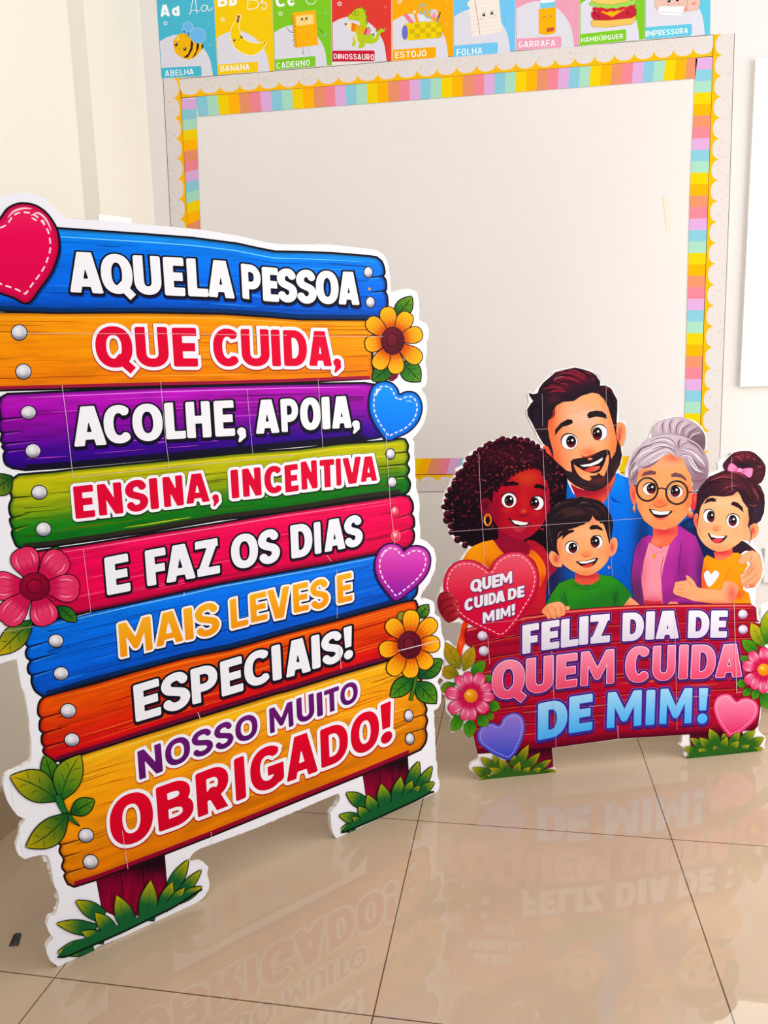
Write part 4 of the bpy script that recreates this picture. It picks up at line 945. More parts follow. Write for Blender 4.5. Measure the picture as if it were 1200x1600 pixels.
p = heart(S1, P('@c3 904,110 890,87 850,58 790,51 732,82 693,150 683,220 692,280 722,350 782,430 845,488 950,418 1028,350 1082,280 1106,210 1104,140 1068,88 1010,69 950,78'),
    ((0, (226, 96, 196)), (.45, (204, 50, 172)), (1, (134, 20, 160))), (150, 20, 150), (40, 10, 60), 6.6, 5.4, 'purple heart between the pink and lower blue planks', shade=((-3.5, 3), (10, 30, 90)))
p.line(P('@c3 735,150 750,115 785,95'), 1.4, (244, 190, 236), sm=True)

# flowers with their leaves
G0, G1, GY = (8, 84, 34), (112, 156, 16), (214, 182, 14)
def lf(sh, v, b, t, wd, c0=G0, c1=G1, par=None, **k):
    s = VIEWS[v][2]; p = sh.part('leaf', par); k.setdefault('edge', 1.8); k.setdefault('ec', (14, 22, 12)); leaf(p, P1(*b, v), P1(*t, v), wd / s, c0, c1, **k); return p
def flower(sh, v, c, rad, petals, wd, c0, cm, c1, ec, disc, ring, label, edge=1.5, lines=(200, 90, 0), hi=None):
    s = VIEWS[v][2]; f = sh.part('flower', None, label); C = P1(*c, v)
    for i, t in enumerate(petals):
        T = P1(t[0], t[1], v); w_ = (t[2] if len(t) > 2 else wd) / s; q = petal_poly(C, T, w_); pt = sh.part('petal', f)
        pt.fill(q, grad(C, T, (0, c0), (.45, c0), (.62, cm), (1, c1)), edge=edge, ec=ec)
        d = T - C; n = np.array([-d[1], d[0]]) / np.hypot(*d)
        for g_ in (-.22, 0, .22): pt.line([C + d * .42 + n * w_ * g_ * .7, C + d * .58 + n * w_ * g_, C + d * .76 + n * w_ * g_ * 1.15], .45, lines)
        if hi:
            for g_ in (-.3, .3): pt.line([C + d * .55 + n * w_ * g_, C + d * .72 + n * w_ * g_ * 1.1, C + d * .86 + n * w_ * g_ * .9], 1.1, hi)
    k = sh.part('flower_center', f)
    k.fill(ell(C[0], C[1], rad[0] / s, rad[1] / s), radial((C[0] - rad[0] / s * .2, C[1] - rad[1] / s * .3), rad[0] / s * 1.2, rad[1] / s * 1.2, (0, disc[0]), (1, disc[1])), edge=edge * .8, ec=ec)
    if ring: k.line(ell(C[0] - .5, C[1] - .5, rad[0] / s * .52, rad[1] / s * .52), .7, ring, closed=True)
    else: k.dots([(C[0] - rad[0] / s * .3, C[1] - rad[1] / s * .3)], rad[0] / s * .2, (255, 226, 150))
    return f
SUN = dict(c0=(214, 84, 0), cm=(244, 150, 6), c1=(252, 186, 20), ec=(60, 24, 10), disc=((120, 24, 46), (84, 6, 30)), ring=(50, 0, 20))
lf(S1, 'a3', (835, 670), (966, 516), 120, bend=2); lf(S1, 'a3', (815, 1050), (660, 1172), 130, G0, (60, 120, 20)); lf(S1, 'a3', (890, 1030), (1032, 1178), 150, G0, (90, 150, 26))
p = S1.part('leaf'); p.fill(P('@a3 790,1175 800,1130 868,1110 855,1150 820,1178'), (112, 20, 50))
flower(S1, 'a3', (818, 862), (88, 104), [(770, 600), (945, 645), (1046, 800), (1036, 1020), (850, 1118), (690, 1078), (604, 895), (625, 695)], 122, label='yellow sunflower at the right end of the two top planks', **SUN)
lf(S1, 'b1', (90, 775), (-70, 900), 170, (20, 74, 30), (130, 150, 20)); lf(S1, 'c1', (250, 600), (-30, 868), 175, G0, GY); lf(S1, 'c1', (455, 490), (600, 605), 96, G0, (70, 130, 24)); lf(S1, 'c1', (380, 60), (465, 30), 34, G0, (30, 110, 40), veins=0)
flower(S1, 'c1', (272, 333), (116, 106), [(-75, 325, 215), (165, 35, 215), (500, 78, 215), (620, 350, 210), (372, 632, 210), (25, 612, 210)], 210, (206, 16, 76), (234, 62, 110), (226, 40, 92), (44, 4, 20), ((168, 4, 48), (120, 0, 40)), (60, 0, 20), 'pink flower with a crimson centre at the left end of the pink-red plank', 1.6, (130, 0, 44), (250, 150, 176))
lf(S1, 'c3', (1015, 625), (1095, 528), 84, G0, (120, 160, 30)); q = S1.part('bud'); q.fill(E(884, 612, 26, 34, 'c3', 30), (142, 136, 30), edge=1.2, ec=(50, 40, 10))
lf(S1, 'c3', (975, 1085), (803, 1246), 126, G0, (90, 150, 24)); lf(S1, 'c3', (1025, 1095), (1204, 952), 130, (10, 70, 40), (80, 140, 20)); lf(S1, 'c3', (1005, 1130), (1156, 1292), 150, G0, (96, 152, 20))
p = S1.part('stem'); p.line(P('@c3 1005,1050 990,1150 958,1272'), 3.2, (24, 50, 14), taper=False); p.line(P('@c3 1005,1050 990,1150 959,1268'), 2.2, (60, 116, 30), taper=False)
flower(S1, 'c3', (950, 838), (90, 106), [(965, 568), (1148, 645), (1184, 830), (1112, 1012), (958, 1094), (800, 1068), (716, 885), (785, 648)], 124, label='yellow sunflower at the right end of the orange-red plank', **SUN)
sp = S1.part('leaf_sprig', None, 'sprig of five green leaves at the left end of the lowest plank')
lf(S1, 'd1', (425, 780), (350, 552), 128, G0, (96, 140, 20), sp, veins=2); lf(S1, 'd1', (452, 900), (80, 715), 235, G0, GY, sp, bend=5); lf(S1, 'd1', (478, 900), (628, 548), 215, (14, 100, 34), (176, 172, 14), sp, bend=-5)
p = S1.part('stem', sp); p.line(P('@d1 446,860 500,980 560,1050 625,1105'), 6.4, (14, 40, 18), taper='end', sm=True); p.line(P('@d1 448,866 500,980 560,1048 610,1090'), 4.8, (26, 110, 44), taper='end', sm=True)
lf(S1, 'd1', (556, 1005), (738, 900), 128, G0, (100, 146, 20), sp, veins=2); lf(S1, 'd1', (528, 1010), (203, 1268), 200, G0, (196, 168, 12), sp, bend=-6)
def tuft(sh, v, body, blades, c0, c1, ec, label, edge=1.6, kb=.19):
    t = sh.part('grass_tuft', None, label); s = VIEWS[v][2]; bq = P('@%s ' % v + body)
    front = []
    for i, (bx, by, tx, ty, wd) in enumerate(blades):
        p = sh.part('grass_blade', t); blade(p, P1(bx, by, v), P1(tx, ty, v), wd / s, c0, c1, edge, ec)
    b_ = sh.part('grass_base', t)
    low = bq[:len(bq)]; q = np.array([P1(bx + kb * (tx - bx), by + kb * (ty - by), v) for bx, by, tx, ty, wd in blades]); q = q[np.argsort(q[:, 0])]
    xs = np.linspace(bq[:, 0].min(), bq[:, 0].max(), 24); ln_ = P('@%s ' % v + ' '.join(body.split()[1:5]))
    ln_ = ln_[np.argsort(ln_[:, 0])]; yb = np.interp(xs, ln_[:, 0], ln_[:, 1])
    yt = np.interp(xs, q[:, 0], q[:, 1]); yt = np.convolve(np.pad(yt, 3, 'edge'), np.ones(7) / 7, 'valid'); yt = np.minimum(yt + 1, yb - .5)
    yt[0] = yb[0] - .4; yt[-1] = yb[-1] - .4
    b_.fill(np.vstack([np.stack([xs, yt], 1), np.stack([xs, yb], 1)[::-1]]), flat(c0), step=3)
    b_.line(np.stack([xs, yb], 1), edge, ec, taper=False)
    return t
tuft(S1, 'd4', '130,850 185,880 560,715 900,550 1096,425 1092,408 960,480 720,610 540,690 380,740 250,800', [(430, 610, 250, 503, 100), (380, 700, 122, 655, 92), (880, 440, 1005, 228, 84), (940, 470, 1092, 296, 66), (930, 500, 1096, 408, 66),
    (360, 800, 128, 850, 100), (500, 720, 380, 583, 98), (440, 760, 290, 712, 78), (610, 680, 523, 466, 118), (725, 630, 752, 366, 118), (830, 560, 898, 377, 84), (880, 530, 980, 416, 60)], (22, 96, 50), (206, 180, 10), (16, 30, 14), 'grass tuft at the foot of the left post')
tuft(S1, 'd3', '416,1388 440,1402 700,1290 1000,1152 1130,1084 1142,1022 980,1100 760,1210 600,1290 480,1340', [(610, 1190, 456, 1093, 100), (570, 1310, 400, 1270, 86), (950, 1050, 1023, 848, 88), (1010, 1080, 1127, 885, 74), (1020, 1090, 1144, 1012, 70),
    (690, 1270, 620, 1108, 100), (770, 1220, 728, 1023, 108), (850, 1170, 880, 968, 96), (920, 1130, 969, 998, 74), (970, 1110, 1029, 1038, 52), (630, 1300, 551, 1203, 84), (570, 1330, 503, 1283, 54), (520, 1360, 418, 1376, 60)], (18, 92, 46), (180, 176, 14), (16, 30, 14), 'grass tuft at the foot of the right post')
# joins of the pasted sheets
for s_, hw in (('42,521 232,521.5', .5), ('230,521 448,524', .55), ('488,525 598,526', .5), ('97,602 104,655 114,746', .6), ('114,746 240,733 460,711', .55), ('251,597 258,680 265,733', .45), ('386,608 395,710', .35), ('497,592 505,706', .4), ('130,858 142,957', .4), ('52,979 0,988', .5), ('142,957 120,963', .5),
    ('622,1017 686,1001', 1.1), ('191,1298 200,1358', .6), ('510,867 518,877', .5), ('526,890 527,966', .35), ('531,1010 533,1045', .6), ('603,680 610,790 617,850', .45), ('309,1113 313,1123', .9), ('288,926 287,932', .8), ('330,1300 331,1320', .5), ('548,1298 549,1304', .6), ('646,1256 647,1264', .6)):
    S1.part('paper_seam').line(P('@p ' + s_), hw * .62, (226, 206, 212), taper=False)
S1.finish()

# ------------------------------------------------------------------ right cutout: painted family behind a red sign
D2 = np.array([0.8008, 0.2681]); B2 = np.array([0.7258, 0.2158])
r2 = thing('family_sign_cutout', 'cardboard cutout of a painted smiling family behind a red sign, standing at the right', 'cardboard cutout', (B2[0], B2[1], 0), math.atan2(D2[1], D2[0]))
S2 = Sheet(B2, D2, r2, GAIN2)
sil2 = clean(P('@m 195,775 150,715 125,650 95,600 55,520 42,450 70,385 55,295 75,280 110,295 150,245 190,195 260,130 310,82 420,58 500,44 580,64 650,82 715,120 745,180 742,212 800,212 858,250 868,290 905,350 910,440 908,560 965,558 982,640 972,720 948,790 944,880 938,950 908,1010 930,1055 975,1080 '
    '@g 78,600 80,540 108,450 150,380 200,300 290,240 320,170 340,115 400,65 450,45 550,36 640,50 725,75 785,128 825,190 835,260 830,330 806,370 836,440 855,510 850,580 900,556 948,530 938,470 975,430 1040,378 1100,350 '
    '@h 540,160 600,90 660,55 720,43 770,58 830,53 892,88 908,138 955,165 975,210 960,330 905,388 940,450 965,540 960,640 935,720 900,760 905,810 885,880 832,922 840,950 880,985 920,1030 940,1100 948,1180 942,1250 925,1300 880,1362 805,1400 815,1450 855,1510 872,1555 '
    '@t 1065,118 1108,160 1116,215 1138,270 1140,150 1180,128 1240,122 1300,150 1380,280 1430,420 1440,700 1420,900 1350,1000 1250,1040 1190,1000 1142,992 1135,1100 1120,1150 1115,1195 1135,1228 1178,1258 1182,1290 1165,1330 1175,1360 1140,1382 1110,1394 560,1447 488,1428 482,1400 500,1378 478,1360 468,1340 445,1328 466,1310 470,1245 400,1242 0,1278 '
    '@s 1000,1412 700,1450 420,1487 376,1492 @r 1108,1290 1118,1312 1140,1338 1122,1362 590,1438 440,1452 398,1425 415,1400 318,1332 325,1288 380,1253 410,1235 388,1150 355,1020 338,1002 310,1044 265,972 240,940 153,994 140,900 156,850 100,790 96,640 40,612 36,560 85,500 40,472 66,362 95,372 72,240 88,138 130,130 205,200 '
    '@q 212,960 256,810 228,792 150,798 66,752 24,670 14,570 56,475 78,430 92,338 146,266 236,212 286,128 310,100 '
    '@w 240,1084 164,1022 90,950 94,870 44,820 54,770 20,690 44,640 54,570 84,540 124,440 164,395 160,350 236,306 225,290 256,236 315,176 376,160 436,96 526,80 588,46 680,54 720,26 784,46 862,56 924,96 975,130'))
fo2 = foam_outline(S2, sil2, 0.6); fo2[:, 1] = np.maximum(fo2[:, 1], 0.0)
extrude('foam_backing', fo2, 0.0, 0.01, M_FOAM, r2)
brace(r2, 0.765, 0.82, 0.5, 0.011, 0.12)
S2.part('white_paper').fill(sil2, (252, 248, 248))
DK = (38, 24, 36)
def hairlines(p, v, lst, c, hw=.8):
    for s_ in lst: p.line(P('@%s ' % v + s_), hw, c, sm=True)
def eye(p, v, wc, wr, ic, ir, hl, lid, iris=(34, 18, 24), glow=(128, 24, 40), lw=.9):
    W_ = E(wc[0], wc[1], wr[0], wr[1], v); p.fill(W_, (250, 248, 252), edge=.45, ec=(70, 40, 50))
    I_ = E(ic[0], ic[1], ir[0], ir[1], v); c = I_.mean(0); s = VIEWS[v][2]
    p.fill(I_, blobs(grad((c[0], c[1] - ir[1] / s), (c[0], c[1] + ir[1] / s), (0, iris), (.55, iris), (1, glow)), (c[0], c[1] + ir[1] / s * .75, ir[0] / s * .7, ir[1] / s * .35, glow, .8)))
    p.fill(E(ic[0] - 2, ic[1] - 4, ir[0] * .5, ir[1] * .55, v, 0, 16), (14, 8, 14))
    p.fill(E(hl[0], hl[1], ir[0] * .24, ir[0] * .24, v, 0, 12), (255, 255, 255)); p.fill(E(ic[0] - ir[0] * .55, ic[1] - ir[1] * .1, ir[0] * .12, ir[0] * .12, v, 0, 8), (190, 170, 180))
    p.line(P('@%s ' % v + lid), lw, (28, 16, 22), sm=True)

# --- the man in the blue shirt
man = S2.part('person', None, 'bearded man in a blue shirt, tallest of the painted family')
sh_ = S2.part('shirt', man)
sh_.fill(P('@p 852,790 856,738 882,742 896,772 930,760 958,738 985,748 1000,770 1012,800 1030,815 1085,795 1100,800 1120,840 1150,850 1150,950 840,962 838,905 850,840'), blobs(grad((900, 760), (960, 950), (0, (0, 124, 244)), (.6, (0, 100, 222)), (1, (0, 74, 180))),
    (1005, 850, 16, 70, (8, 44, 104), .9), (860, 900, 30, 60, (40, 24, 60), .9), (880, 800, 22, 40, (8, 60, 140), .7), (1110, 860, 50, 60, (8, 28, 66), .9), (935, 935, 30, 18, (4, 50, 130), .5)), step=3)
nk = P('@m 455,1150 560,1180 880,1070 872,1160 780,1316 700,1340 520,1290')
man.fill(nk, blobs(grad(P1(500, 1150, 'm'), P1(860, 1300, 'm'), (0, (196, 22, 48)), (.6, (214, 50, 50)), (1, (246, 132, 70))), *vb('m', (640, 1200, 200, 60, (140, 14, 44), .8))))
sh_.fill(P('@m 878,1110 900,1040 968,1095 975,1150 958,1336 850,1262 778,1318 830,1230'), grad(P1(880, 1080, 'm'), P1(940, 1320, 'm'), (0, (0, 140, 252)), (1, (0, 110, 236))), edge=.5, ec=(0, 50, 130))
sh_.line(P('@m 840,1265 862,1300 930,1330'), 1.2, (0, 40, 110)); sh_.line(P('@k 720,350 890,330'), .4, (0, 60, 150)); sh_.line(P('@k 720,352 725,560 760,585 835,594'), .4, (0, 60, 150)); sh_.line(P('@k 650,260 660,500 665,800'), .4, (0, 70, 170)); sh_.fill(E(640, 730, 13, 13, 'k'), (226, 140, 120))
for s_ in ('740,690 790,740 800,800', '870,640 850,760 860,860', '700,840 760,900 830,930'): sh_.line(P('@k ' + s_), .9, (0, 66, 170), sm=True)
SK = (252, 166, 112)
man.fill(P('@m 888,590 935,572 970,610 974,680 955,770 922,795 890,720'), blobs(SK, *vb('m', (915, 700, 18, 60, (206, 40, 44), .9), (940, 640, 30, 60, (250, 120, 70), .7), (925, 640, 10, 26, (190, 60, 40), .6))), edge=.5, ec=(170, 60, 40), sm=True)
man.fill(P('@m 200,795 240,790 290,845 330,940 300,930 250,870 212,840'), blobs((240, 90, 60), *vb('m', (290, 890, 20, 40, (180, 20, 40), .8))), sm=True)
face = smooth(P('@m 250,500 243,570 250,700 285,850 330,960 400,1060 480,1160 620,1210 740,1190 850,1100 920,950 930,850 900,720 860,560 810,410 750,310 680,285 560,320 480,365 380,380 310,420 265,480'), 4)
man.fill(face, blobs(grad(P1(300, 700, 'm'), P1(850, 650, 'm'), (0, (244, 128, 78)), (.3, (254, 170, 118)), (.8, (255, 172, 110)), (1, (250, 140, 80))), *vb('m', (580, 520, 180, 110, (248, 196, 172), .8), (640, 740, 110, 130, (248, 190, 160), .5), (270, 600, 40, 160, (236, 90, 40), .55),
    (320, 930, 60, 120, (232, 84, 40), .55), (270, 500, 40, 60, (220, 70, 40), .7), (630, 850, 70, 40, (238, 104, 56), .75), (870, 820, 50, 90, (240, 120, 50), .5), (420, 880, 60, 60, (248, 150, 100), .5), (800, 500, 40, 120, (255, 160, 90), .5))), step=3)
for s_ in ('430,465 560,445 700,420', '460,480 580,465', '600,430 720,405'): man.line(P('@m ' + s_), .35, (240, 150, 120), sm=True)
hr = S2.part('hair', man)
hair_m = P('@m 300,900 250,800 205,775 160,700 128,640 100,580 58,510 50,450 88,390 108,372 72,318 66,292 108,305 150,295 165,250 200,200 270,140 330,92 430,70 500,55 570,70 640,92 700,128 738,190 735,225 790,222 845,258 862,295 898,360 898,450 892,560 888,650 894,740 862,600 812,430 770,350 720,302 660,292 560,322 490,370 390,378 330,410 300,450 285,530 252,550 246,620 262,720 295,840')
hr.fill(hair_m, blobs(DK, *vb('m', (480, 150, 170, 60, (128, 24, 46), .9), (360, 250, 110, 45, (112, 24, 44), .7), (800, 260, 60, 40, (96, 24, 40), .6), (300, 350, 60, 40, (110, 40, 44), .5), (120, 480, 40, 90, (30, 24, 44), .7))), step=2)
hairlines(hr, 'm', ['300,180 380,150 480,160 560,200', '330,130 420,105 520,120 600,170', '250,220 340,200 440,215', '430,80 520,90 600,140', '200,260 300,235 400,260', '560,90 640,120 690,180', '260,290 340,270 420,285'], (150, 34, 54), 1.1)
hairlines(hr, 'm', ['290,170 370,130 470,135 570,190', '310,215 420,185 520,205', '620,110 690,160 715,220', '190,240 280,205 360,205', '500,70 590,105 650,165', '760,250 820,290 860,360', '790,300 840,360 870,450', '110,400 90,470 110,560', '190,330 180,440 200,560', '100,430 140,420 170,430'], (18, 10, 20), 1.0)
hairlines(hr, 'm', ['300,180 330,150 400,140', '640,95 720,130 738,190', '770,225 830,245 855,275', '262,135 330,95 400,90'], (190, 130, 140), .45)
hr.line(P('@m 262,540 300,500 310,430'), 1.4, (120, 30, 30), sm=True)
bd = S2.part('beard', man)
bd.fill(P('@m 893,715 930,800 942,880 922,970 872,1062 830,1130 760,1190 680,1217 600,1207 500,1162 440,1112 395,1050 380,990 420,1020 472,1036 462,960 458,938 480,915 540,904 600,892 690,860 760,830 805,822 828,840 840,915 880,850 895,765'), blobs((44, 28, 36), *vb('m', (720, 1110, 90, 40, (112, 50, 44), .7), (880, 1000, 40, 70, (70, 34, 34), .6), (560, 1130, 80, 30, (64, 38, 44), .5))))
hairlines(bd, 'm', ['500,1140 590,1180 690,1190', '700,1100 750,1110 800,1080', '860,1060 890,1000 905,930', '640,1130 720,1140'], (90, 44, 40), .6)
mo = S2.part('mouth', man)
man.fill(P('@m 490,966 520,985 590,1020 660,1045 730,1030 775,955 796,890 818,880 812,970 772,1074 742,1068 722,1042 700,1068 640,1074 656,1096 630,1116 570,1094 518,1040'), blobs((252, 158, 98), *vb('m', (600, 1080, 40, 24, (255, 184, 130), .7))), sm=True)
bd.fill(P('@m 640,1074 700,1066 722,1042 745,1064 770,1075 740,1090 680,1092 656,1100'), (52, 30, 36))
mo.fill(P('@m 500,962 560,962 640,945 720,915 792,870 782,930 742,1000 680,1032 610,1034 550,1002'), (36, 20, 28), sm=True)
mo.fill(P('@m 548,972 640,958 700,934 762,898 756,925 720,955 650,980 580,986'), (252, 250, 252)); mo.fill(P('@m 590,1016 640,990 700,980 738,984 720,1010 670,1031 612,1032'), grad(P1(600, 990, 'm'), P1(700, 1030, 'm'), (0, (214, 50, 60)), (1, (240, 100, 70))), sm=True)
man.line(P('@m 552,872 585,892 640,886 700,858'), .9, (196, 60, 34), sm=True); man.fill(E(642, 912, 22, 10, 'm'), (255, 150, 90))
ey = S2.part('eye', man); eye(ey, 'm', (450, 752), (74, 72), (464, 750), (47, 58), (476, 737), '372,775 376,712 420,677 480,682 524,722'); ey = S2.part('eye', man); eye(ey, 'm', (735, 664), (66, 74), (710, 676), (46, 62), (717, 655), '655,685 662,622 718,591 770,600 804,640')
br_ = S2.part('eyebrow', man); br_.fill(P('@m 312,695 320,640 370,580 430,545 470,548 480,575 440,592 380,608 340,650'), (36, 26, 32), edge=.75, ec=(36, 26, 32)); br_ = S2.part('eyebrow', man); br_.fill(P('@m 618,500 640,475 700,462 752,470 790,500 804,536 760,520 700,510 630,532'), (36, 26, 32), edge=.75, ec=(36, 26, 32))

# --- the woman with curls
wo = S2.part('person', None, 'woman with a large cloud of dark curls, holding the red heart')
hw_ = S2.part('hair', wo)
hb = P('@w 310,1075 230,1040 170,1000 112,930 112,880 72,820 78,770 42,700 72,640 72,590 102,540 142,450 182,390 252,310 282,240 342,190 440,122 560,72 640,72 720,52 800,72 880,92 940,132 990,172 1060,232 1120,292 1180,342 1210,450 1200,600 1210,860 1060,880 1050,1000 1040,1120 1000,1150 900,1120 700,1120 560,1060 420,1040')
hw_.fill(hb, blobs((22, 8, 20), *vb('w', (600, 220, 330, 130, (66, 14, 28), .8), (300, 480, 160, 150, (50, 10, 24), .7), (1000, 420, 120, 200, (34, 18, 34), .7), (900, 200, 150, 80, (56, 16, 30), .5))), step=3)
rs = np.random.RandomState(3)
zc = hw_.lay()
for (x, y) in P('@w 250,1060 180,1010 120,940 116,880 78,825 84,770 48,700 76,645 80,590 112,540 150,455 150,480 190,395 215,370 262,310 285,250 345,195 390,170 450,125 480,110 560,85 600,70 650,80 715,60 770,75 830,85 880,105 930,135 980,180'):
    r = rs.uniform(3.8, 6.4); hw_.fill(ell(x, y, r, r), radial((x - 1, y - 1.5), r * 1.2, r * 1.2, (0, (98, 22, 36)), (.6, (50, 10, 24)), (1, (22, 8, 18)))); hw_.line(ell(x, y, r * .95, r * .95, 0, 14)[7:13], .35, (200, 150, 160))
zc = hw_.lay(); hbp = hb
def inside(pt, pg):
    c = False
    for (ax, ay), (bx, by) in zip(pg, np.roll(pg, -1, 0)):
        if (ay > pt[1]) != (by > pt[1]) and pt[0] < (bx - ax) * (pt[1] - ay) / (by - ay) + ax: c = not c
    return c
for i in range(900):
    X_, Y_ = rs.uniform(60, 1180), rs.uniform(60, 940); pt = P1(X_, Y_, 'w')
    k_ = 1.0 - .75 * max(0, (Y_ - 350) / 500) - (.35 if X_ > 900 else 0)
    if rs.rand() > k_ or not inside(pt, hbp): continue
    a = rs.uniform(0, 6.3); r = rs.uniform(1.2, 2.8); t_ = np.linspace(a, a + rs.uniform(1.2, 3.4), 6); cc = [(120, 26, 42), (96, 18, 34), (150, 52, 60), (72, 12, 28)][i % 4]
    hw_.line(np.stack([pt[0] + r * np.cos(t_), pt[1] + r * .8 * np.sin(t_)], 1), rs.uniform(.5, 1.2), cc, z=zc + i * 1e-8)
bl_ = S2.part('blouse', wo)
bl_.fill(P('@w 830,1010 900,1020 985,1075 1030,1150 1110,1285 1050,1345 1015,1400 1005,1560 1000,1720 800,1760 780,1600 840,1300'), blobs((190, 22, 46), *vb('w', (960, 1500, 60, 150, (214, 30, 40), .7), (1060, 1260, 50, 60, (150, 20, 50), .7), (900, 1050, 60, 30, (150, 14, 46), .7))), step=3)
bl_.fill(P('@w 838,1150 868,1105 930,1145 995,1240 1005,1340 950,1450 944,1330 905,1215'), blobs((246, 124, 10), *vb('w', (980, 1400, 40, 60, (220, 40, 30), .7), (860, 1120, 40, 30, (226, 60, 30), .6))), sm=True)
wo.fill(P('@w 560,900 562,1000 510,1022 560,1085 612,1140 720,1150 850,1150 868,1070 800,1012 790,980'), blobs((146, 10, 46), *vb('w', (680, 1060, 80, 40, (160, 18, 50), .6))))
bl_.fill(P('@w 226,1205 268,1130 330,1068 420,1030 512,1012 562,1085 615,1142 560,1185 484,1295 440,1245 340,1205'), blobs(grad(P1(300, 1050, 'w'), P1(500, 1280, 'w'), (0, (252, 164, 10)), (1, (246, 128, 8))), *vb('w', (480, 1270, 50, 60, (206, 60, 20), .7), (250, 1180, 30, 40, (240, 110, 20), .5))), edge=.4, ec=(190, 80, 10))
bl_.line(P('@w 510,1040 545,1090 590,1140'), .4, (200, 100, 10)); bl_.line(P('@w 440,1160 455,1210 470,1250'), .6, (200, 90, 10))
S2.part('sleeve', wo).fill(P('@r 200,200 232,60 258,-40 310,-60 300,40 292,130 262,200 240,310'), blobs((238, 66, 12), *vb('r', (240, 150, 16, 40, (252, 130, 40), .8), (280, 60, 30, 60, (190, 20, 30), .6))), sm=True)
wo.fill(P('@w 388,660 430,618 482,640 504,700 492,790 440,795 400,750'), blobs((136, 14, 44), *vb('w', (440, 690, 30, 40, (80, 0, 30), .8))), sm=True); wo.fill(P('@w 1025,690 1050,685 1048,740 1020,770 1010,730'), (128, 14, 44), sm=True)
fw_ = smooth(P('@w 508,620 530,560 600,495 650,430 740,368 820,342 900,338 960,368 1005,430 1035,520 1042,620 1030,720 1000,830 930,920 850,985 765,1012 680,980 590,920 530,850 500,760'), 4)
wo.fill(fw_, blobs((186, 12, 36), *vb('w', (830, 430, 130, 80, (212, 66, 26), .85), (540, 760, 60, 200, (142, 2, 44), .8), (760, 985, 170, 70, (168, 16, 54), .9), (1020, 650, 40, 150, (150, 20, 50), .7), (800, 650, 50, 120, (214, 40, 34), .6), (640, 735, 50, 18, (214, 66, 40), .55), (920, 765, 40, 16, (214, 66, 40), .5), (800, 742, 22, 14, (238, 110, 50), .9), (790, 785, 60, 14, (140, 0, 36), .6), (620, 560, 60, 60, (180, 14, 40), .5))), step=2.4)
zc = hw_.lay()
for (x, y) in P('@w 590,480 620,470 640,440 660,420 700,395 740,372 780,352 820,340 870,330 920,335 960,355 985,390 1010,430 1030,470 560,520 540,545 1040,510'):
    r = rs.uniform(2.6, 4); hw_.fill(ell(x, y, r, r), radial((x, y), r, r, (0, (60, 12, 26)), (1, (24, 6, 16)))); hw_.line(ell(x, y, r * .7, r * .7, 0, 12)[2:9], .35, (116, 26, 42))
ey = S2.part('eye', wo); eye(ey, 'w', (662, 641), (68, 68), (663, 645), (44, 53), (680, 625), '580,612 600,590 650,568 700,575 738,615'); ey = S2.part('eye', wo); eye(ey, 'w', (925, 667), (60, 64), (902, 667), (43, 54), (916, 650), '864,660 880,618 930,600 975,615 995,660')
b_ = S2.part('eyebrow', wo); b_.fill(P('@w 598,507 640,476 700,465 755,481 746,498 690,497 640,502'), (28, 8, 20), edge=.75, ec=(28, 8, 20)); b_ = S2.part('eyebrow', wo); b_.fill(P('@w 896,516 915,492 960,495 1000,520 1018,556 970,526 908,522'), (28, 8, 20), edge=.75, ec=(28, 8, 20))
wo.line(P('@w 745,766 790,786 850,770'), .6, (110, 0, 30), sm=True)
mo = S2.part('mouth', wo); mo.fill(P('@w 690,880 760,898 830,884 775,936 722,928'), (196, 44, 66), sm=True); mo.fill(P('@w 652,803 700,826 780,842 866,846 820,880 768,888 710,872'), (30, 8, 18), sm=True); mo.fill(P('@w 684,826 730,832 800,846 848,850 820,870 772,874 716,860'), (250, 248, 250))
er = S2.part('earring', wo, 'gold hoop earring'); er.line(E(463, 824, 30, 50, 'w'), 1.5, (226, 120, 30), closed=True); er.line(E(463, 824, 31, 51, 'w')[8:18], .8, (255, 210, 110))
er = S2.part('earring', wo); er.line(P('@w 950,890 960,912 985,912 992,895'), .8, (196, 40, 60))

# --- the grandmother
gr = S2.part('person', None, 'grey-haired woman with round glasses and a purple cardigan')
cg = S2.part('cardigan', gr)
cg.fill(P('@p 1015,836 1003,841 995,852 991,865 986,900 992,948 1096,948 1101,905 1100,866 1088,834 1070,819 1056,824 1046,850'), blobs((176, 42, 152), (995, 930, 22, 40, (84, 38, 84), .9), (1000, 850, 10, 30, (110, 30, 110), .6), (1066, 900, 12, 40, (120, 24, 116), .7), (1098, 900, 12, 50, (72, 24, 92), .9), (1050, 935, 40, 14, (120, 30, 110), .6), (1050, 850, 10, 20, (200, 60, 170), .5)), step=2, edge=.5, ec=(80, 20, 80))
tp = S2.part('blouse', gr, 'pink blouse'); tp.fill(P('@p 1014,848 1032,857 1047,848 1041,868 1036,887 1033,905 1036,948 1008,948 1003,915 1002,900 1005,880'), blobs((246, 146, 166), (1020, 944, 20, 12, (206, 60, 90), .8), (1006, 900, 6, 40, (226, 100, 130), .6)), edge=.4, ec=(190, 70, 100))
tp.line(P('@g 290,1270 350,1305 430,1300 470,1270'), .4, (220, 110, 136), sm=True); tp.line(P('@g 345,1380 342,1560'), .3, (226, 116, 140)); tp.fill(P('@k 975,1035 1060,1050 1140,1040 1140,1085 975,1085'), (206, 40, 56))
cg.line(P('@g 268,1230 240,1400 225,1560'), .5, (130, 24, 116), sm=True); cg.line(P('@g 440,1330 410,1440 405,1560'), .5, (130, 24, 116), sm=True); cg.line(P('@g 600,1200 580,1400 570,1560'), .9, (110, 20, 110), sm=True)
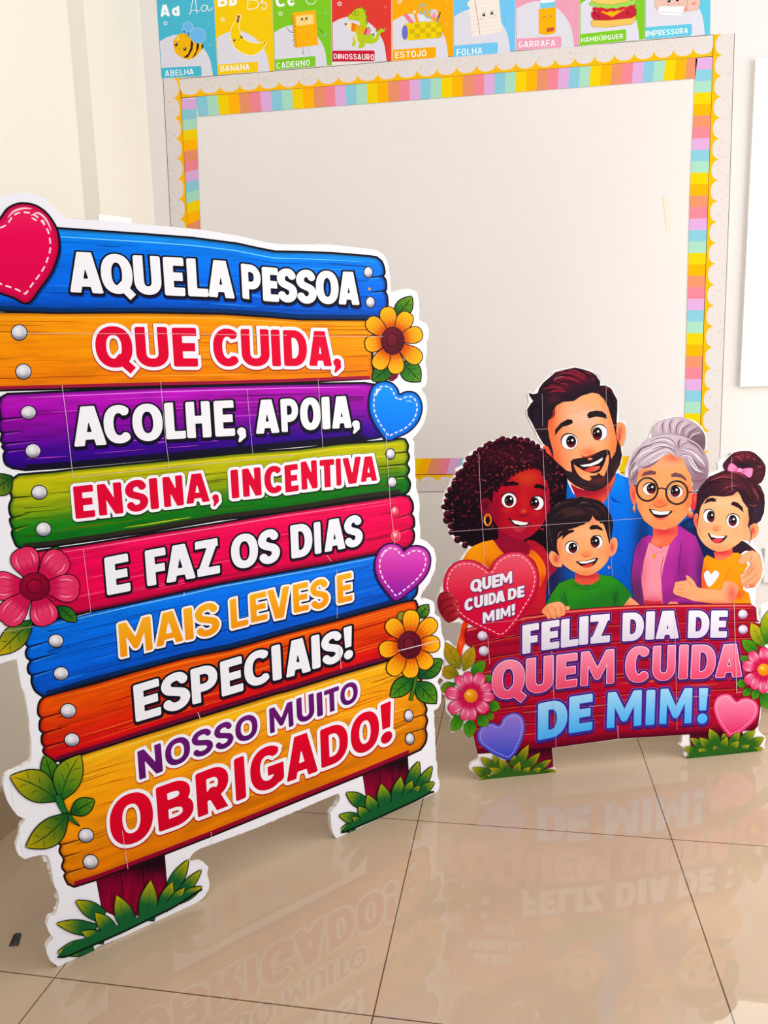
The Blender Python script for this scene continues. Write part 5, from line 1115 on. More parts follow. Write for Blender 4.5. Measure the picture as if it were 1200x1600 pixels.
gr.fill(P('@g 330,1085 560,1050 562,1140 500,1220 460,1252 380,1262 305,1225 332,1150'), blobs((240, 104, 70), *vb('g', (440, 1110, 120, 40, (210, 40, 60), .8), (360, 1210, 60, 30, (252, 150, 110), .5))), sm=False)
nl = S2.part('necklace', gr, 'thin gold necklace with a round pendant'); nl.line(P('@g 300,1240 340,1320 400,1290 480,1180'), .3, (214, 140, 60), sm=True); nl.fill(E(345, 1345, 16, 22, 'g'), (226, 160, 50), edge=.3, ec=(160, 90, 30))
gh = S2.part('hair', gr)
bun = P('@g 325,215 340,135 400,80 470,58 560,44 660,64 750,118 812,200 822,290 805,355 760,330 690,270 600,220 480,205 360,245')
gh.fill(bun, blobs(grad(P1(500, 50, 'g'), P1(600, 300, 'g'), (0, (206, 186, 196)), (.5, (184, 160, 172)), (1, (120, 92, 104))), *vb('g', (760, 300, 60, 40, (104, 76, 90), .8))), edge=.5, ec=(110, 86, 100), sm=True)
hairlines(gh, 'g', ['440,75 420,120 430,190', '520,55 490,110 500,195', '620,62 560,120 545,205', '700,95 620,150 600,215', '760,140 690,180 660,240', '800,210 720,225 690,260', '815,280 760,270 720,285'], (100, 76, 90), .8)
hairlines(gh, 'g', ['400,90 380,140 385,200', '480,65 455,120 462,190', '570,55 525,115 520,195', '660,80 595,135 575,205', '735,125 660,165 635,225', '785,180 705,205 670,250'], (226, 212, 220), .7)
gm = P('@g 108,680 104,600 105,520 128,440 180,350 260,268 350,222 450,202 560,208 660,240 760,300 822,390 848,480 842,600 795,680 742,722 700,720 690,640 400,600 200,640 180,690 150,690')
gh.fill(gm, blobs(grad(P1(300, 220, 'g'), P1(500, 700, 'g'), (0, (208, 190, 202)), (.5, (190, 170, 184)), (1, (150, 118, 134))), *vb('g', (150, 600, 50, 90, (140, 108, 122), .8), (780, 640, 70, 60, (136, 100, 118), .8), (560, 330, 60, 40, (160, 132, 146), .6))), edge=.5, ec=(120, 96, 110), sm=True)
gr.fill(P('@g 112,720 130,680 168,690 180,800 160,872 128,820'), blobs((244, 120, 80), *vb('g', (150, 770, 20, 50, (214, 60, 60), .7))), sm=True); gr.fill(P('@g 680,780 740,755 752,830 722,905 690,905'), blobs((214, 50, 60), *vb('g', (730, 800, 16, 40, (240, 110, 80), .7))), sm=True)
gf = P('@g 195,545 250,517 345,474 425,410 498,376 548,418 602,418 640,500 688,590 702,700 692,850 652,960 562,1052 440,1097 340,1082 250,1012 188,900 168,780 180,640')
gr.fill(gf, blobs((253, 160, 96), *vb('g', (460, 480, 150, 60, (246, 168, 128), .8), (430, 1040, 200, 60, (244, 120, 74), .6), (660, 800, 60, 160, (238, 90, 50), .6), (200, 900, 50, 110, (244, 120, 70), .5), (400, 840, 80, 44, (238, 100, 56), .8), (520, 420, 80, 40, (226, 70, 60), .6), (220, 560, 60, 40, (240, 110, 70), .5), (560, 900, 60, 50, (248, 140, 80), .6))), step=2.2)
hairlines(gh, 'g', ['555,415 520,345 440,325 330,370 230,430 180,490', '550,400 480,330 380,320 260,370 170,440', '550,360 450,280 330,290 220,350', '560,330 500,250 400,235 300,270', '180,500 250,508 340,470 420,408', '150,530 190,560 175,640', '120,560 150,610 150,670', '560,410 640,390 700,450 760,520 800,600', '580,360 680,340 760,420 820,520', '580,320 660,280 740,330', '650,480 680,560 760,600 830,590', '690,600 740,650 800,640'], (134, 106, 122), .7)
hairlines(gh, 'g', ['540,395 470,350 380,370 280,430 220,480', '540,340 440,300 330,330 230,390', '540,300 450,250 350,262', '600,400 670,410 720,480 770,560', '600,340 700,370 780,460', '150,480 130,540 135,600'], (232, 220, 230), .9)
hairlines(gh, 'g', ['120,500 150,430 220,350', '112,570 140,500 170,460', '120,640 160,600 190,540', '165,400 230,330 330,300', '230,520 300,500 380,450', '700,420 760,500 830,540', '680,500 730,560 820,580', '700,640 760,640 830,620', '640,250 740,310 810,400', '580,330 570,290 590,240'], (124, 94, 112), 1.3)
hairlines(gh, 'g', ['140,560 165,520 190,490', '180,430 250,370 340,345', '660,420 720,520 800,560', '700,360 770,430 820,500', '300,470 380,430 450,370'], (236, 226, 234), 1.1)
ey = S2.part('eye', gr); eye(ey, 'g', (298, 711), (60, 58), (316, 711), (44, 50), (325, 695), '236,705 260,672 300,655 345,668 360,700', lw=.8); ey = S2.part('eye', gr); eye(ey, 'g', (548, 736), (62, 58), (540, 738), (47, 52), (553, 722), '485,730 505,695 550,682 595,700 615,740', lw=.8)
b_ = S2.part('eyebrow', gr); b_.fill(P('@g 220,602 250,560 310,543 358,555 356,578 300,576 250,586'), (112, 72, 78), edge=.75, ec=(112, 72, 78)); b_ = S2.part('eyebrow', gr); b_.fill(P('@g 505,582 540,562 600,580 640,620 646,642 600,606 550,596 510,598'), (112, 72, 78), edge=.75, ec=(112, 72, 78))
gr.line(P('@g 330,850 375,882 440,872 472,842'), .8, (220, 70, 36), sm=True); gr.line(P('@g 275,895 300,880 318,850'), .4, (226, 90, 50), sm=True); gr.line(P('@g 520,880 535,915 525,935'), .4, (226, 90, 50), sm=True)
mo = S2.part('mouth', gr); mo.fill(P('@g 335,960 400,975 478,960 430,1002 372,998'), (238, 96, 84), sm=True); mo.fill(P('@g 296,900 400,924 514,917 470,966 400,986 338,966'), (40, 18, 26), sm=True); mo.fill(P('@g 314,910 400,928 496,922 470,950 400,958 338,946'), (252, 250, 252))
gl = S2.part('glasses', gr, 'round dark-rimmed glasses')
for c_ in ((278, 718, 98, 108), (556, 748, 101, 108)): gl.line(E(*c_, 'g', 0, 40), 1.5, (40, 34, 38), closed=True); gl.line(E(*c_, 'g', 0, 40)[22:32], .35, (110, 110, 110))
gl.line(P('@g 372,716 415,706 458,720'), 1.2, (42, 36, 40), taper=False, sm=True); gl.line(P('@g 654,742 700,745 765,738'), .9, (60, 20, 40), taper=False); gl.line(P('@g 155,682 188,690'), .9, (42, 36, 40), taper=False)
er = S2.part('earring', gr, 'gold earring'); er.fill(E(155, 905, 14, 34, 'g'), grad(P1(155, 875, 'g'), P1(155, 935, 'g'), (0, (246, 190, 80)), (1, (170, 60, 30)))); er = S2.part('earring', gr, 'gold earring'); er.fill(E(684, 955, 24, 36, 'g'), grad(P1(690, 920, 'g'), P1(690, 990, 'g'), (0, (250, 190, 70)), (1, (200, 30, 40))))

# --- the girl with the bow
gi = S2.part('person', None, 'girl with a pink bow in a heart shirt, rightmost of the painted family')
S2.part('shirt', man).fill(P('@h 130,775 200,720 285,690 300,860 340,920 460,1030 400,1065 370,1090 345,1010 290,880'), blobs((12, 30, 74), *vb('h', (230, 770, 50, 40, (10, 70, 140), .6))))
gt = S2.part('sleeve', man, 'dark sleeve of the man round the girl'); gt.fill(P('@h 630,1010 700,930 745,925 830,985 905,1060 905,1082 860,1035 770,1020 700,1060'), blobs((44, 22, 40), *vb('h', (840, 1020, 50, 30, (100, 30, 50), .7))), sm=True)
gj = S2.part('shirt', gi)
gj.fill(P('@h 370,1095 398,1062 480,1100 560,1112 640,1040 700,1040 752,1080 790,1160 740,1240 745,1395 800,1430 824,1530 660,1545 560,1480 350,1400 345,1260'), blobs((250, 150, 6), *vb('h', (370, 1300, 40, 130, (236, 70, 50), .9), (700, 1440, 60, 50, (240, 70, 40), .8), (640, 1270, 60, 60, (250, 140, 10), .5), (740, 1330, 40, 60, (240, 110, 20), .6))), step=2, edge=.4, ec=(190, 90, 10))
gj.line(P('@h 560,1310 600,1225 650,1160'), .6, (220, 110, 10), sm=True)
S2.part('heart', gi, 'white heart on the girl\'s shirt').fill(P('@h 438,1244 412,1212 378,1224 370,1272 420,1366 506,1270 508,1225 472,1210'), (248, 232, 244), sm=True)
gi.fill(P('@h 462,1030 642,995 644,1055 560,1112 480,1105'), blobs((244, 116, 78), *vb('h', (540, 1035, 110, 30, (208, 36, 60), .85))))
gk = S2.part('hair', gi)
gk.fill(P('@h 556,215 560,180 600,130 660,78 740,62 830,68 890,110 942,170 962,230 942,325 890,374 800,320 700,260 590,250'), blobs((66, 20, 30), *vb('h', (740, 100, 110, 40, (136, 36, 54), .8), (730, 200, 100, 40, (28, 14, 30), .8), (900, 250, 40, 70, (90, 30, 40), .7), (570, 200, 24, 40, (60, 30, 50), .6))), edge=.4, ec=(40, 14, 26), sm=True)
hairlines(gk, 'h', ['600,150 660,100 740,95', '700,90 760,80 770,130 800,160', '760,75 830,90 830,140 790,170', '840,80 900,130 870,180', '830,200 900,180 950,220', '850,260 920,240 955,260', '860,320 910,300 945,300', '620,130 640,170 610,200'], (32, 10, 22), .7); hairlines(gk, 'h', ['660,110 700,120 740,160', '770,110 800,130', '840,120 860,150', '880,210 930,210', '620,160 660,140'], (164, 56, 66), .7)
ghp = P('@h 300,770 282,650 300,560 305,460 340,400 420,310 560,250 650,240 760,280 850,340 912,400 948,480 953,560 946,650 912,730 855,772 810,770 800,800 760,700 420,560 350,600 330,660')
gk.fill(ghp, blobs((52, 20, 32), *vb('h', (560, 300, 150, 40, (120, 34, 50), .85), (660, 390, 130, 50, (110, 30, 46), .7), (860, 430, 60, 70, (104, 34, 46), .7), (870, 640, 60, 90, (48, 34, 60), .8), (360, 480, 60, 70, (44, 20, 40), .8))), step=2, edge=.4, ec=(34, 12, 24))
gi.fill(P('@h 808,795 850,756 890,778 894,840 862,892 800,918 748,902 780,830'), blobs(SK, *vb('h', (840, 825, 22, 40, (212, 50, 50), .85), (870, 790, 20, 20, (250, 140, 90), .6))), edge=.35, ec=(190, 80, 60), sm=True); gi.fill(P('@h 268,725 288,662 315,680 315,790 292,795'), blobs((244, 120, 80), *vb('h', (292, 740, 14, 30, (214, 60, 60), .8))), sm=True)
gi.fill(smooth(P('@h 328,640 345,580 372,520 430,492 520,497 610,490 680,445 715,480 742,540 790,610 802,700 792,770 762,880 700,950 600,1010 500,1027 400,982 332,905 300,820 308,720'), 4), blobs((255, 176, 122), *vb('h', (560, 560, 150, 60, (252, 188, 150), .7), (480, 1000, 160, 50, (248, 130, 80), .5), (320, 800, 30, 120, (246, 128, 84), .5), (780, 760, 40, 130, (248, 130, 80), .5), (485, 800, 40, 24, (242, 118, 70), .75), (640, 460, 80, 30, (236, 100, 80), .5), (380, 800, 40, 40, (250, 150, 110), .5), (680, 850, 50, 40, (250, 150, 110), .5))), step=2)
gk.fill(P('@h 345,590 360,520 430,470 500,440 600,400 690,380 720,440 700,440 690,452 630,490 540,500 510,490 430,495 380,530'), blobs((50, 20, 32), *vb('h', (600, 440, 80, 30, (112, 34, 50), .8)))); gk.fill(P('@h 690,440 730,420 800,480 850,600 830,720 800,700 790,610 742,545 720,490'), (44, 20, 34))
hairlines(gk, 'h', ['380,400 470,340 600,330 720,370', '340,450 430,370 560,345', '510,490 590,440 700,400', '540,500 630,480 690,430', '700,330 780,380 830,470 830,560', '800,330 870,400 900,500', '840,380 900,450 925,540', '790,560 830,600 880,590', '420,320 560,275 660,270'], (28, 8, 20), .8); hairlines(gk, 'h', ['430,345 540,310 650,320', '560,420 640,395 700,395', '840,420 880,480 890,540', '800,575 850,590 880,575', '600,260 700,275 780,320', '620,490 655,478 680,450'], (168, 74, 72), .6)
gk.line(P('@h 800,770 818,830 824,890 800,958'), .7, (44, 20, 40), sm=True); gk.line(P('@h 326,650 310,720 302,800'), .7, (44, 20, 40), sm=True)
bw = S2.part('bow', gi, 'pink bow'); bw.fill(P('@h 598,240 610,195 630,178 662,192 700,232 704,262 670,258 620,252'), blobs((252, 134, 184), *vb('h', (690, 245, 30, 20, (206, 60, 120), .8))), edge=.4, ec=(190, 50, 110), sm=True); bw.fill(P('@h 718,245 770,228 828,226 838,250 824,302 800,312 760,285 722,268'), blobs((252, 134, 184), *vb('h', (735, 258, 30, 18, (206, 60, 120), .8))), edge=.4, ec=(190, 50, 110), sm=True); bw.fill(E(714, 244, 24, 19, 'h'), (254, 150, 196), edge=.35, ec=(190, 50, 110))
ey = S2.part('eye', gi); eye(ey, 'h', (418, 688), (55, 64), (434, 690), (37, 55), (447, 675), '362,660 385,628 425,620 458,640 475,680', lw=.8); ey = S2.part('eye', gi); eye(ey, 'h', (648, 731), (61, 67), (645, 729), (41, 55), (655, 715), '584,725 600,682 650,662 695,680 722,715', lw=.8)
b_ = S2.part('eyebrow', gi); b_.fill(P('@h 365,572 400,525 450,512 482,525 480,547 430,541 390,556'), (40, 18, 28), edge=.75, ec=(40, 18, 28)); b_ = S2.part('eyebrow', gi); b_.fill(P('@h 626,570 650,549 690,560 735,600 750,652 700,602 650,580'), (40, 18, 28), edge=.75, ec=(40, 18, 28))
gi.line(P('@h 448,810 485,827 522,814'), .6, (214, 84, 50), sm=True)
mo = S2.part('mouth', gi); mo.fill(P('@h 406,848 450,868 520,880 592,874 560,922 510,948 462,938 430,902'), (42, 18, 28), sm=True); mo.fill(P('@h 424,858 500,880 576,880 550,898 490,899 442,886'), (252, 250, 252)); mo.fill(P('@h 450,915 500,903 550,910 505,943 466,935'), (230, 60, 74), sm=True)
S2.part('sleeve', gr, 'purple cardigan cuff').fill(P('@h 25,1512 60,1478 120,1470 250,1500 330,1530 200,1545 20,1545'), blobs((164, 36, 140), *vb('h', (200, 1530, 90, 20, (80, 16, 80), .8))))
S2.part('hand', gr).fill(P('@h 10,1540 40,1510 110,1512 140,1545'), (244, 140, 110))
gi.fill(P('@h 560,1318 640,1318 702,1368 690,1430 640,1522 560,1544 420,1522 270,1500 220,1482 100,1442 74,1412 88,1350 98,1322 200,1302 194,1262 218,1262 272,1312 312,1372 420,1386 532,1392'), blobs((252, 168, 116), *vb('h', (640, 1440, 50, 90, (234, 70, 70), .7), (450, 1520, 200, 22, (238, 100, 70), .7), (200, 1440, 70, 30, (252, 150, 110), .5))), edge=.4, ec=(196, 84, 60), sm=True)
for s_ in ('92,1348 150,1345 190,1350', '80,1385 140,1385 190,1390', '90,1420 140,1422 185,1430', '200,1302 240,1330 255,1360'): gi.line(P('@h ' + s_), .4, (210, 100, 74), sm=True)
hd = S2.part('hand', man, 'hand of the man on the girl\'s shoulder'); hd.fill(P('@h 698,1115 722,1082 760,1050 830,1016 888,1038 922,1110 932,1200 912,1290 852,1370 782,1376 755,1352 728,1345 724,1300 714,1282 720,1245 770,1225 826,1150 802,1112 740,1148 704,1138'), blobs((254, 166, 118), *vb('h', (800, 1180, 60, 50, (244, 120, 80), .5), (820, 1360, 70, 20, (226, 80, 70), .7), (860, 1060, 50, 30, (255, 184, 140), .6))), edge=.4, ec=(200, 90, 64))
for s_ in ('724,1290 800,1240 860,1170', '735,1340 830,1290 890,1220', '770,1372 850,1330 905,1270', '802,1112 825,1090 830,1060'): hd.line(P('@h ' + s_), .55, (206, 92, 66), sm=True)
for x_, y_ in ((735, 1258), (740, 1310), (790, 1358)): hd.fill(E(x_, y_, 14, 9, 'h', -25, 12), (252, 186, 160))

# --- the boy
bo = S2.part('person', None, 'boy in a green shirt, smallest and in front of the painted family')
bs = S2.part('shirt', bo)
bs.fill(P('@k 45,1085 100,980 172,878 300,828 332,868 430,902 520,868 552,800 660,812 722,850 800,920 858,990 795,1075 780,1100 270,1150 60,1140'), blobs(grad(P1(300, 850, 'k'), P1(400, 1100, 'k'), (0, (52, 140, 26)), (.5, (38, 144, 26)), (1, (30, 120, 30))), *vb('k', (215, 1030, 30, 70, (24, 90, 60), .7), (700, 1030, 24, 80, (18, 84, 34), .7), (90, 1060, 40, 60, (30, 110, 50), .5), (420, 900, 120, 30, (40, 110, 30), .5))), edge=.4, ec=(16, 80, 30), step=2.4)
bs.line(P('@k 300,840 340,905 430,935 530,900 562,812'), .5, (20, 96, 24), sm=True); bs.line(P('@k 215,960 240,1040 250,1110'), .7, (16, 84, 30), sm=True); bs.line(P('@k 720,960 700,1030 690,1090'), .7, (16, 84, 30), sm=True); bs.line(P('@k 780,1070 850,995'), .4, (90, 180, 60))
bo.fill(P('@k 775,1092 838,1008 890,1048 935,1090 930,1110 780,1110'), blobs((252, 160, 108), *vb('k', (800, 1080, 30, 30, (236, 110, 70), .6))), edge=.4, ec=(190, 80, 50))
bo.fill(P('@k 318,795 545,785 545,848 475,890 380,892 318,860'), blobs((232, 84, 62), *vb('k', (430, 805, 120, 30, (190, 24, 50), .8))))
bo.fill(P('@k 78,640 84,592 118,573 165,600 198,680 192,722 130,718 95,682'), blobs(SK, *vb('k', (145, 650, 30, 40, (214, 56, 52), .8))), edge=.4, ec=(190, 70, 50), sm=True); bo.fill(P('@k 643,505 680,450 712,470 718,530 692,602 645,622'), blobs(SK, *vb('k', (668, 540, 22, 50, (214, 60, 50), .8))), edge=.4, ec=(190, 70, 50), sm=True)
bh = S2.part('hair', bo)
bh.fill(P('@k 72,560 58,400 48,280 98,170 198,102 320,74 380,60 410,78 480,84 560,108 622,170 662,250 680,330 664,440 645,510 560,400 300,400 180,560 172,625 130,585'), blobs((34, 22, 30), *vb('k', (330, 210, 90, 40, (86, 44, 44), .7), (240, 220, 40, 30, (80, 44, 46), .6), (500, 220, 60, 40, (62, 34, 38), .6), (110, 400, 60, 120, (30, 26, 42), .6))), step=2.4)
bo.fill(smooth(P('@k 160,440 182,398 250,375 350,335 455,300 484,240 515,285 580,312 612,390 642,500 642,620 612,690 540,760 460,802 380,800 290,760 210,700 175,620 152,540'), 4), blobs((255, 170, 112), *vb('k', (420, 420, 150, 70, (254, 186, 140), .6), (420, 790, 160, 40, (246, 124, 70), .6), (170, 560, 30, 130, (244, 112, 60), .5), (630, 600, 30, 120, (246, 124, 70), .5), (425, 600, 50, 26, (244, 120, 70), .7), (250, 640, 50, 40, (252, 140, 96), .5), (580, 590, 40, 40, (252, 140, 96), .5), (480, 290, 40, 40, (246, 120, 84), .6))), step=2.2)
for q_ in ('150,470 175,405 270,350 250,400 190,440', '250,375 300,330 380,310 360,345 300,365 278,372', '340,345 400,290 460,270 440,300 400,330 358,342', '420,310 470,250 485,232 478,270 455,300', '478,240 520,250 600,300 560,320 545,300 515,285', '560,300 620,320 660,430 640,500 615,400 590,330'): bh.fill(P('@k ' + q_), (34, 22, 30))
hairlines(bh, 'k', ['100,190 200,130 320,110', '120,260 220,190 340,170', '200,280 300,230 420,220', '380,130 440,125 470,150', '480,120 560,160 620,240', '420,170 500,190 560,260', '70,330 90,450 120,540'], (78, 48, 50), .7); hairlines(bh, 'k', ['300,90 380,62 420,78', '360,140 400,118 440,125', '560,112 610,150', '130,150 190,115'], (120, 100, 104), .4)
b_ = S2.part('eyebrow', bo); b_.fill(P('@k 195,472 214,420 260,385 304,379 312,395 260,411 220,442'), (36, 22, 28), edge=.75, ec=(36, 22, 28)); b_ = S2.part('eyebrow', bo); b_.fill(P('@k 454,360 480,336 530,336 574,368 580,386 530,366 470,371'), (36, 22, 28), edge=.75, ec=(36, 22, 28))
ey = S2.part('eye', bo); eye(ey, 'k', (290, 541), (62, 60), (301, 546), (42, 50), (315, 525), '228,560 235,515 275,484 320,490 352,525', lw=.8); ey = S2.part('eye', bo); eye(ey, 'k', (525, 489), (55, 60), (511, 491), (41, 54), (518, 478), '468,510 475,455 515,430 560,440 580,478', lw=.8)
bo.line(P('@k 388,605 420,630 472,611'), .7, (212, 80, 44), sm=True)
mo = S2.part('mouth', bo); mo.fill(P('@k 332,672 420,668 532,637 512,692 460,727 400,727 358,702'), (40, 18, 26), sm=True); mo.fill(P('@k 348,677 430,671 516,648 500,670 430,691 382,693'), (252, 250, 252)); mo.fill(P('@k 388,716 440,700 492,690 460,725 402,726'), (232, 66, 62), sm=True)

# --- the red plank sign with its posts
for q_ in ('790,1172 862,1166 864,1198 800,1212 792,1206', '1078,1146 1160,1139 1160,1160 1080,1170'):
    pt = S2.part('post'); q = P('@p ' + q_); pt.fill(q, grain(grad(q[:2].mean(0), q[:2].mean(0) + (0, 30), (0, (40, 4, 20)), (.4, (100, 4, 36)), (1, (140, 8, 44))), 3, 30, .2, 4), edge=.8, ec=(30, 4, 16))
sg = S2.part('red_sign', None, 'dark red wooden sign reading FELIZ DIA DE QUEM CUIDA DE MIM!')
tS = P('@p 729,983 775,972 816.7,964 848,960.5 866.7,955.5 930,950 1000,946 1060,944.5 1172,943.8'); bS = P('@p 747,1177 830,1171 870,1166.7 966.7,1153.5 1068,1147 1178,1140')
out = np.vstack([tS, P('@p 1180.7,950 1182,969 1177,972 1189,976 1190,1000 1188,1060 1188,1100 1183.5,1134'), bS[::-1], P('@p 743,1160 740,1146 738,1120 741,1080 744,1060 742,1040 743,1030 741.5,1014 729,1006 727.5,992')])
def vS(X): a_, b_ = np.interp(X[:, 0], tS[:, 0], tS[:, 1]), np.interp(X[:, 0], bS[:, 0], bS[:, 1]); return (X[:, 1] - a_) / (b_ - a_)
sg.fill(out, lambda X, e: np.clip(ramp(vS(X), ((0, (196, 30, 56)), (.04, (160, 8, 44)), (.5, (172, 6, 42)), (.93, (170, 4, 40)), (1, (96, 0, 34)))) * (1 + .3 * (vnoise(X[:, 0] / 60, vS(X) * 34, 8)[:, None] - .5)), 0, 255), edge=1.0, ec=(70, 0, 26), step=2.4)
def cS(x0, x1, v, n=14): x = np.linspace(x0, x1, n); a_, b_ = np.interp(x, tS[:, 0], tS[:, 1]), np.interp(x, bS[:, 0], bS[:, 1]); return np.stack([x, a_ + (b_ - a_) * v], 1)
for v in (.135, .265, .40, .53, .665, .80): sg.line(cS(738, 1186, v, 30), .9, (104, 0, 34), taper=False); sg.line(cS(738, 1186, v + .008, 30), .45, (226, 84, 40), taper=False)
sg.line(cS(730, 1176, .012, 30), .9, (240, 120, 96), taper=False)
zq = sg.lay(); rs = np.random.RandomState(5)
for i in range(90): x = rs.uniform(740, 1140); sg.line(cS(x, min(x + rs.uniform(12, 70), 1186), rs.uniform(.03, .97), 6), rs.uniform(.25, .6), [(120, 0, 36), (214, 40, 40), (96, 0, 30), (230, 100, 50)][i % 4], z=zq + i * 1e-8)
def wordsS(s, xs, top, bot, w, layers, **k): p = S2.part('lettering', sg); letters(p, s, xs, top, bot, w, layers, **k)
PU = (74, 18, 112)
wordsS('FELIZ DIA DE', [(816, 842), (846, 874), (876.5, 904), (905, 919.3), (922, 953.3), (972.5, 1006), (1009, 1023), (1024, 1060.7), (1075.3, 1108.3), (1110.5, 1136.5)],
    [(829, 975), (860, 970), (890, 966.3), (912, 963), (938, 960), (989, 956.8), (1016, 955.3), (1042, 954.2), (1092, 953.8), (1123, 953.8)], [(829, 1020), (860, 1014.5), (890, 1010.5), (912, 1007.3), (938, 1004.6), (989, 1001.4), (1016, 999.4), (1042, 998), (1092, 996.8), (1123, 996.4)], .3,
    [(3.0, .3, 1.6, (60, 8, 60)), (3.0, 0, 0, (150, 96, 196)), (2.5, 0, .3, PU), (0, 0, 0, ((246, 242, 252), (222, 216, 236)))], step=.8)
wordsS('QUEM CUIDA', [(768.3, 820), (821.7, 865), (869, 902), (907, 960), (977, 1017.5), (1019.4, 1055.3), (1060.7, 1075.2), (1080, 1118.3), (1117, 1159.6)],
    [(794, 1031), (843, 1026.3), (886, 1021.4), (934, 1016.2), (997, 1009.5), (1037, 1008.5), (1068, 1007.2), (1099, 1007), (1138, 1006.2)], [(794, 1092), (843, 1082.6), (886, 1074.6), (934, 1069.8), (997, 1066.4), (1037, 1063.6), (1068, 1061), (1099, 1060.6), (1138, 1058.4)], .285,
    [(3.6, .3, 2.0, (60, 4, 50)), (3.6, 0, 0, (150, 86, 180)), (3.0, 0, .3, PU), (.2, 0, 0, (255, 206, 220)), (-.7, 0, .3, ((252, 146, 176), (236, 70, 110)))], step=.8)
wordsS('DE MIM!', [(840.3, 886.7), (889, 926), (948.3, 1003), (1009, 1023.5), (1030.6, 1081.7), (1090, 1106.3)],
    [(863, 1095), (907, 1086.2), (975, 1080), (1016, 1078), (1056, 1075.6), (1098, 1075)], [(863, 1152.6), (907, 1143.4), (975, 1136), (1016, 1133), (1056, 1130.8), (1098, 1131)], .29,
    [(3.6, .3, 2.2, (30, 20, 110)), (3.6, 0, 0, (130, 86, 190)), (3.0, 0, .3, (70, 24, 130)), (.2, 0, .4, (20, 110, 220)), (-.3, 0, -.3, ((164, 220, 255), (72, 178, 252)))], step=.8)
for v_, x, y, r_ in (('r', 443, 80, 45), ('r', 455, 222, 46), ('t', 985, 217, 39), ('t', 987, 347, 39)): bolt(S2, sg, E(x, y, r_, r_, v_), (222, 210, 230), (90, 30, 70), (150, 120, 160), .6)
# --- the red heart held by the woman, and its words
H_ = P('@q 512,303 560,222 640,160 730,136 820,146 900,212 955,310 963,420 925,550 860,660 760,812 630,936 500,892 370,832 230,742 130,602 86,480 90,380 130,290 200,232 290,213 380,226 460,270')
hq = heart(S2, H_, ((0, (240, 96, 120)), (.3, (232, 60, 84)), (.6, (220, 14, 60)), (1, (210, 4, 54))), (196, 4, 56), (170, 0, 50), 5.2, 4.6, 'big red heart held by the woman with curls, reading QUEM CUIDA DE MIM!', 1.1, (252, 214, 222), .6)
lt = S2.part('lettering', hq); LQ = [(1.3, .2, .8, (120, 10, 60)), (1.2, 0, 0, (120, 60, 120)), (0, 0, 0, (244, 238, 248))]
def q6(a): return [tuple(P1(x, y, 'q')) for x, y in a]
def qx(a): return [(680 + l / 6, 680 + r / 6) for l, r in a]
letters(lt, 'QUEM', qx([(330, 436), (440, 526), (532, 606), (606, 722)]), q6([(385, 388), (484, 366), (570, 348), (665, 326)]), q6([(385, 505), (484, 482), (570, 465), (665, 440)]), .29, LQ, step=.5)
letters(lt, 'CUIDA DE', qx([(275, 360), (366, 450), (458, 494), (500, 570), (566, 655), (682, 764), (770, 836)]), q6([(318, 570), (410, 545), (476, 530), (535, 515), (610, 500), (720, 474), (804, 455)]), q6([(318, 682), (410, 655), (476, 638), (535, 625), (610, 607), (720, 580), (804, 560)]), .29, LQ, step=.5)
letters(lt, 'MIM!', qx([(446, 556), (570, 606), (612, 706), (714, 752)]), q6([(500, 690), (588, 670), (658, 650), (733, 624)]), q6([(500, 795), (588, 770), (658, 752), (733, 728)]), .29, LQ, step=.5)
fg = S2.part('hand', wo, 'hand of the woman gripping the heart')
fg.fill(P('@q 24,590 50,525 110,512 150,540 180,700 215,745 130,795 70,745 32,670'), blobs((150, 18, 36), *vb('q', (60, 640, 30, 80, (110, 6, 34), .7))), edge=.5, ec=(96, 0, 28), sm=True)
for q_ in ('30,575 60,530 120,515 162,522 172,545 150,560 90,570 45,600', '50,640 80,600 140,580 205,578 215,600 190,618 120,635 70,668', '78,700 100,665 150,640 215,630 230,648 205,668 140,690 95,725', '110,760 130,725 170,705 222,692 228,712 205,735 160,770 125,790'):
    q = P('@q ' + q_); a_, b_ = q[0], q[4]; fg.fill(q, grad(a_, b_, (0, (140, 16, 36)), (.7, (178, 36, 46)), (1, (214, 84, 80))), edge=.5, ec=(96, 0, 28), sm=True)
bhd = S2.part('hand', bo, 'hand of the boy over the sign edge'); bhd.fill(P('@k 8,1145 25,1112 60,1080 110,1060 175,1052 210,1072 228,1096 262,1092 272,1112 258,1130 230,1132 226,1165 212,1182 196,1180 188,1190 166,1200 150,1192 138,1208 112,1208 100,1196 84,1208 62,1204 50,1180 30,1165'), blobs((252, 166, 112), *vb('k', (40, 1130, 30, 30, (244, 120, 80), .6), (150, 1190, 90, 16, (246, 134, 90), .6), (150, 1080, 60, 20, (255, 190, 140), .6))), edge=.4, ec=(190, 84, 50), sm=True)
for s_ in ('58,1120 80,1160 92,1205', '110,1090 138,1130 148,1195', '165,1075 190,1120 196,1185', '222,1098 232,1115 228,1135'): bhd.line(P('@k ' + s_), .5, (200, 96, 60), sm=True)
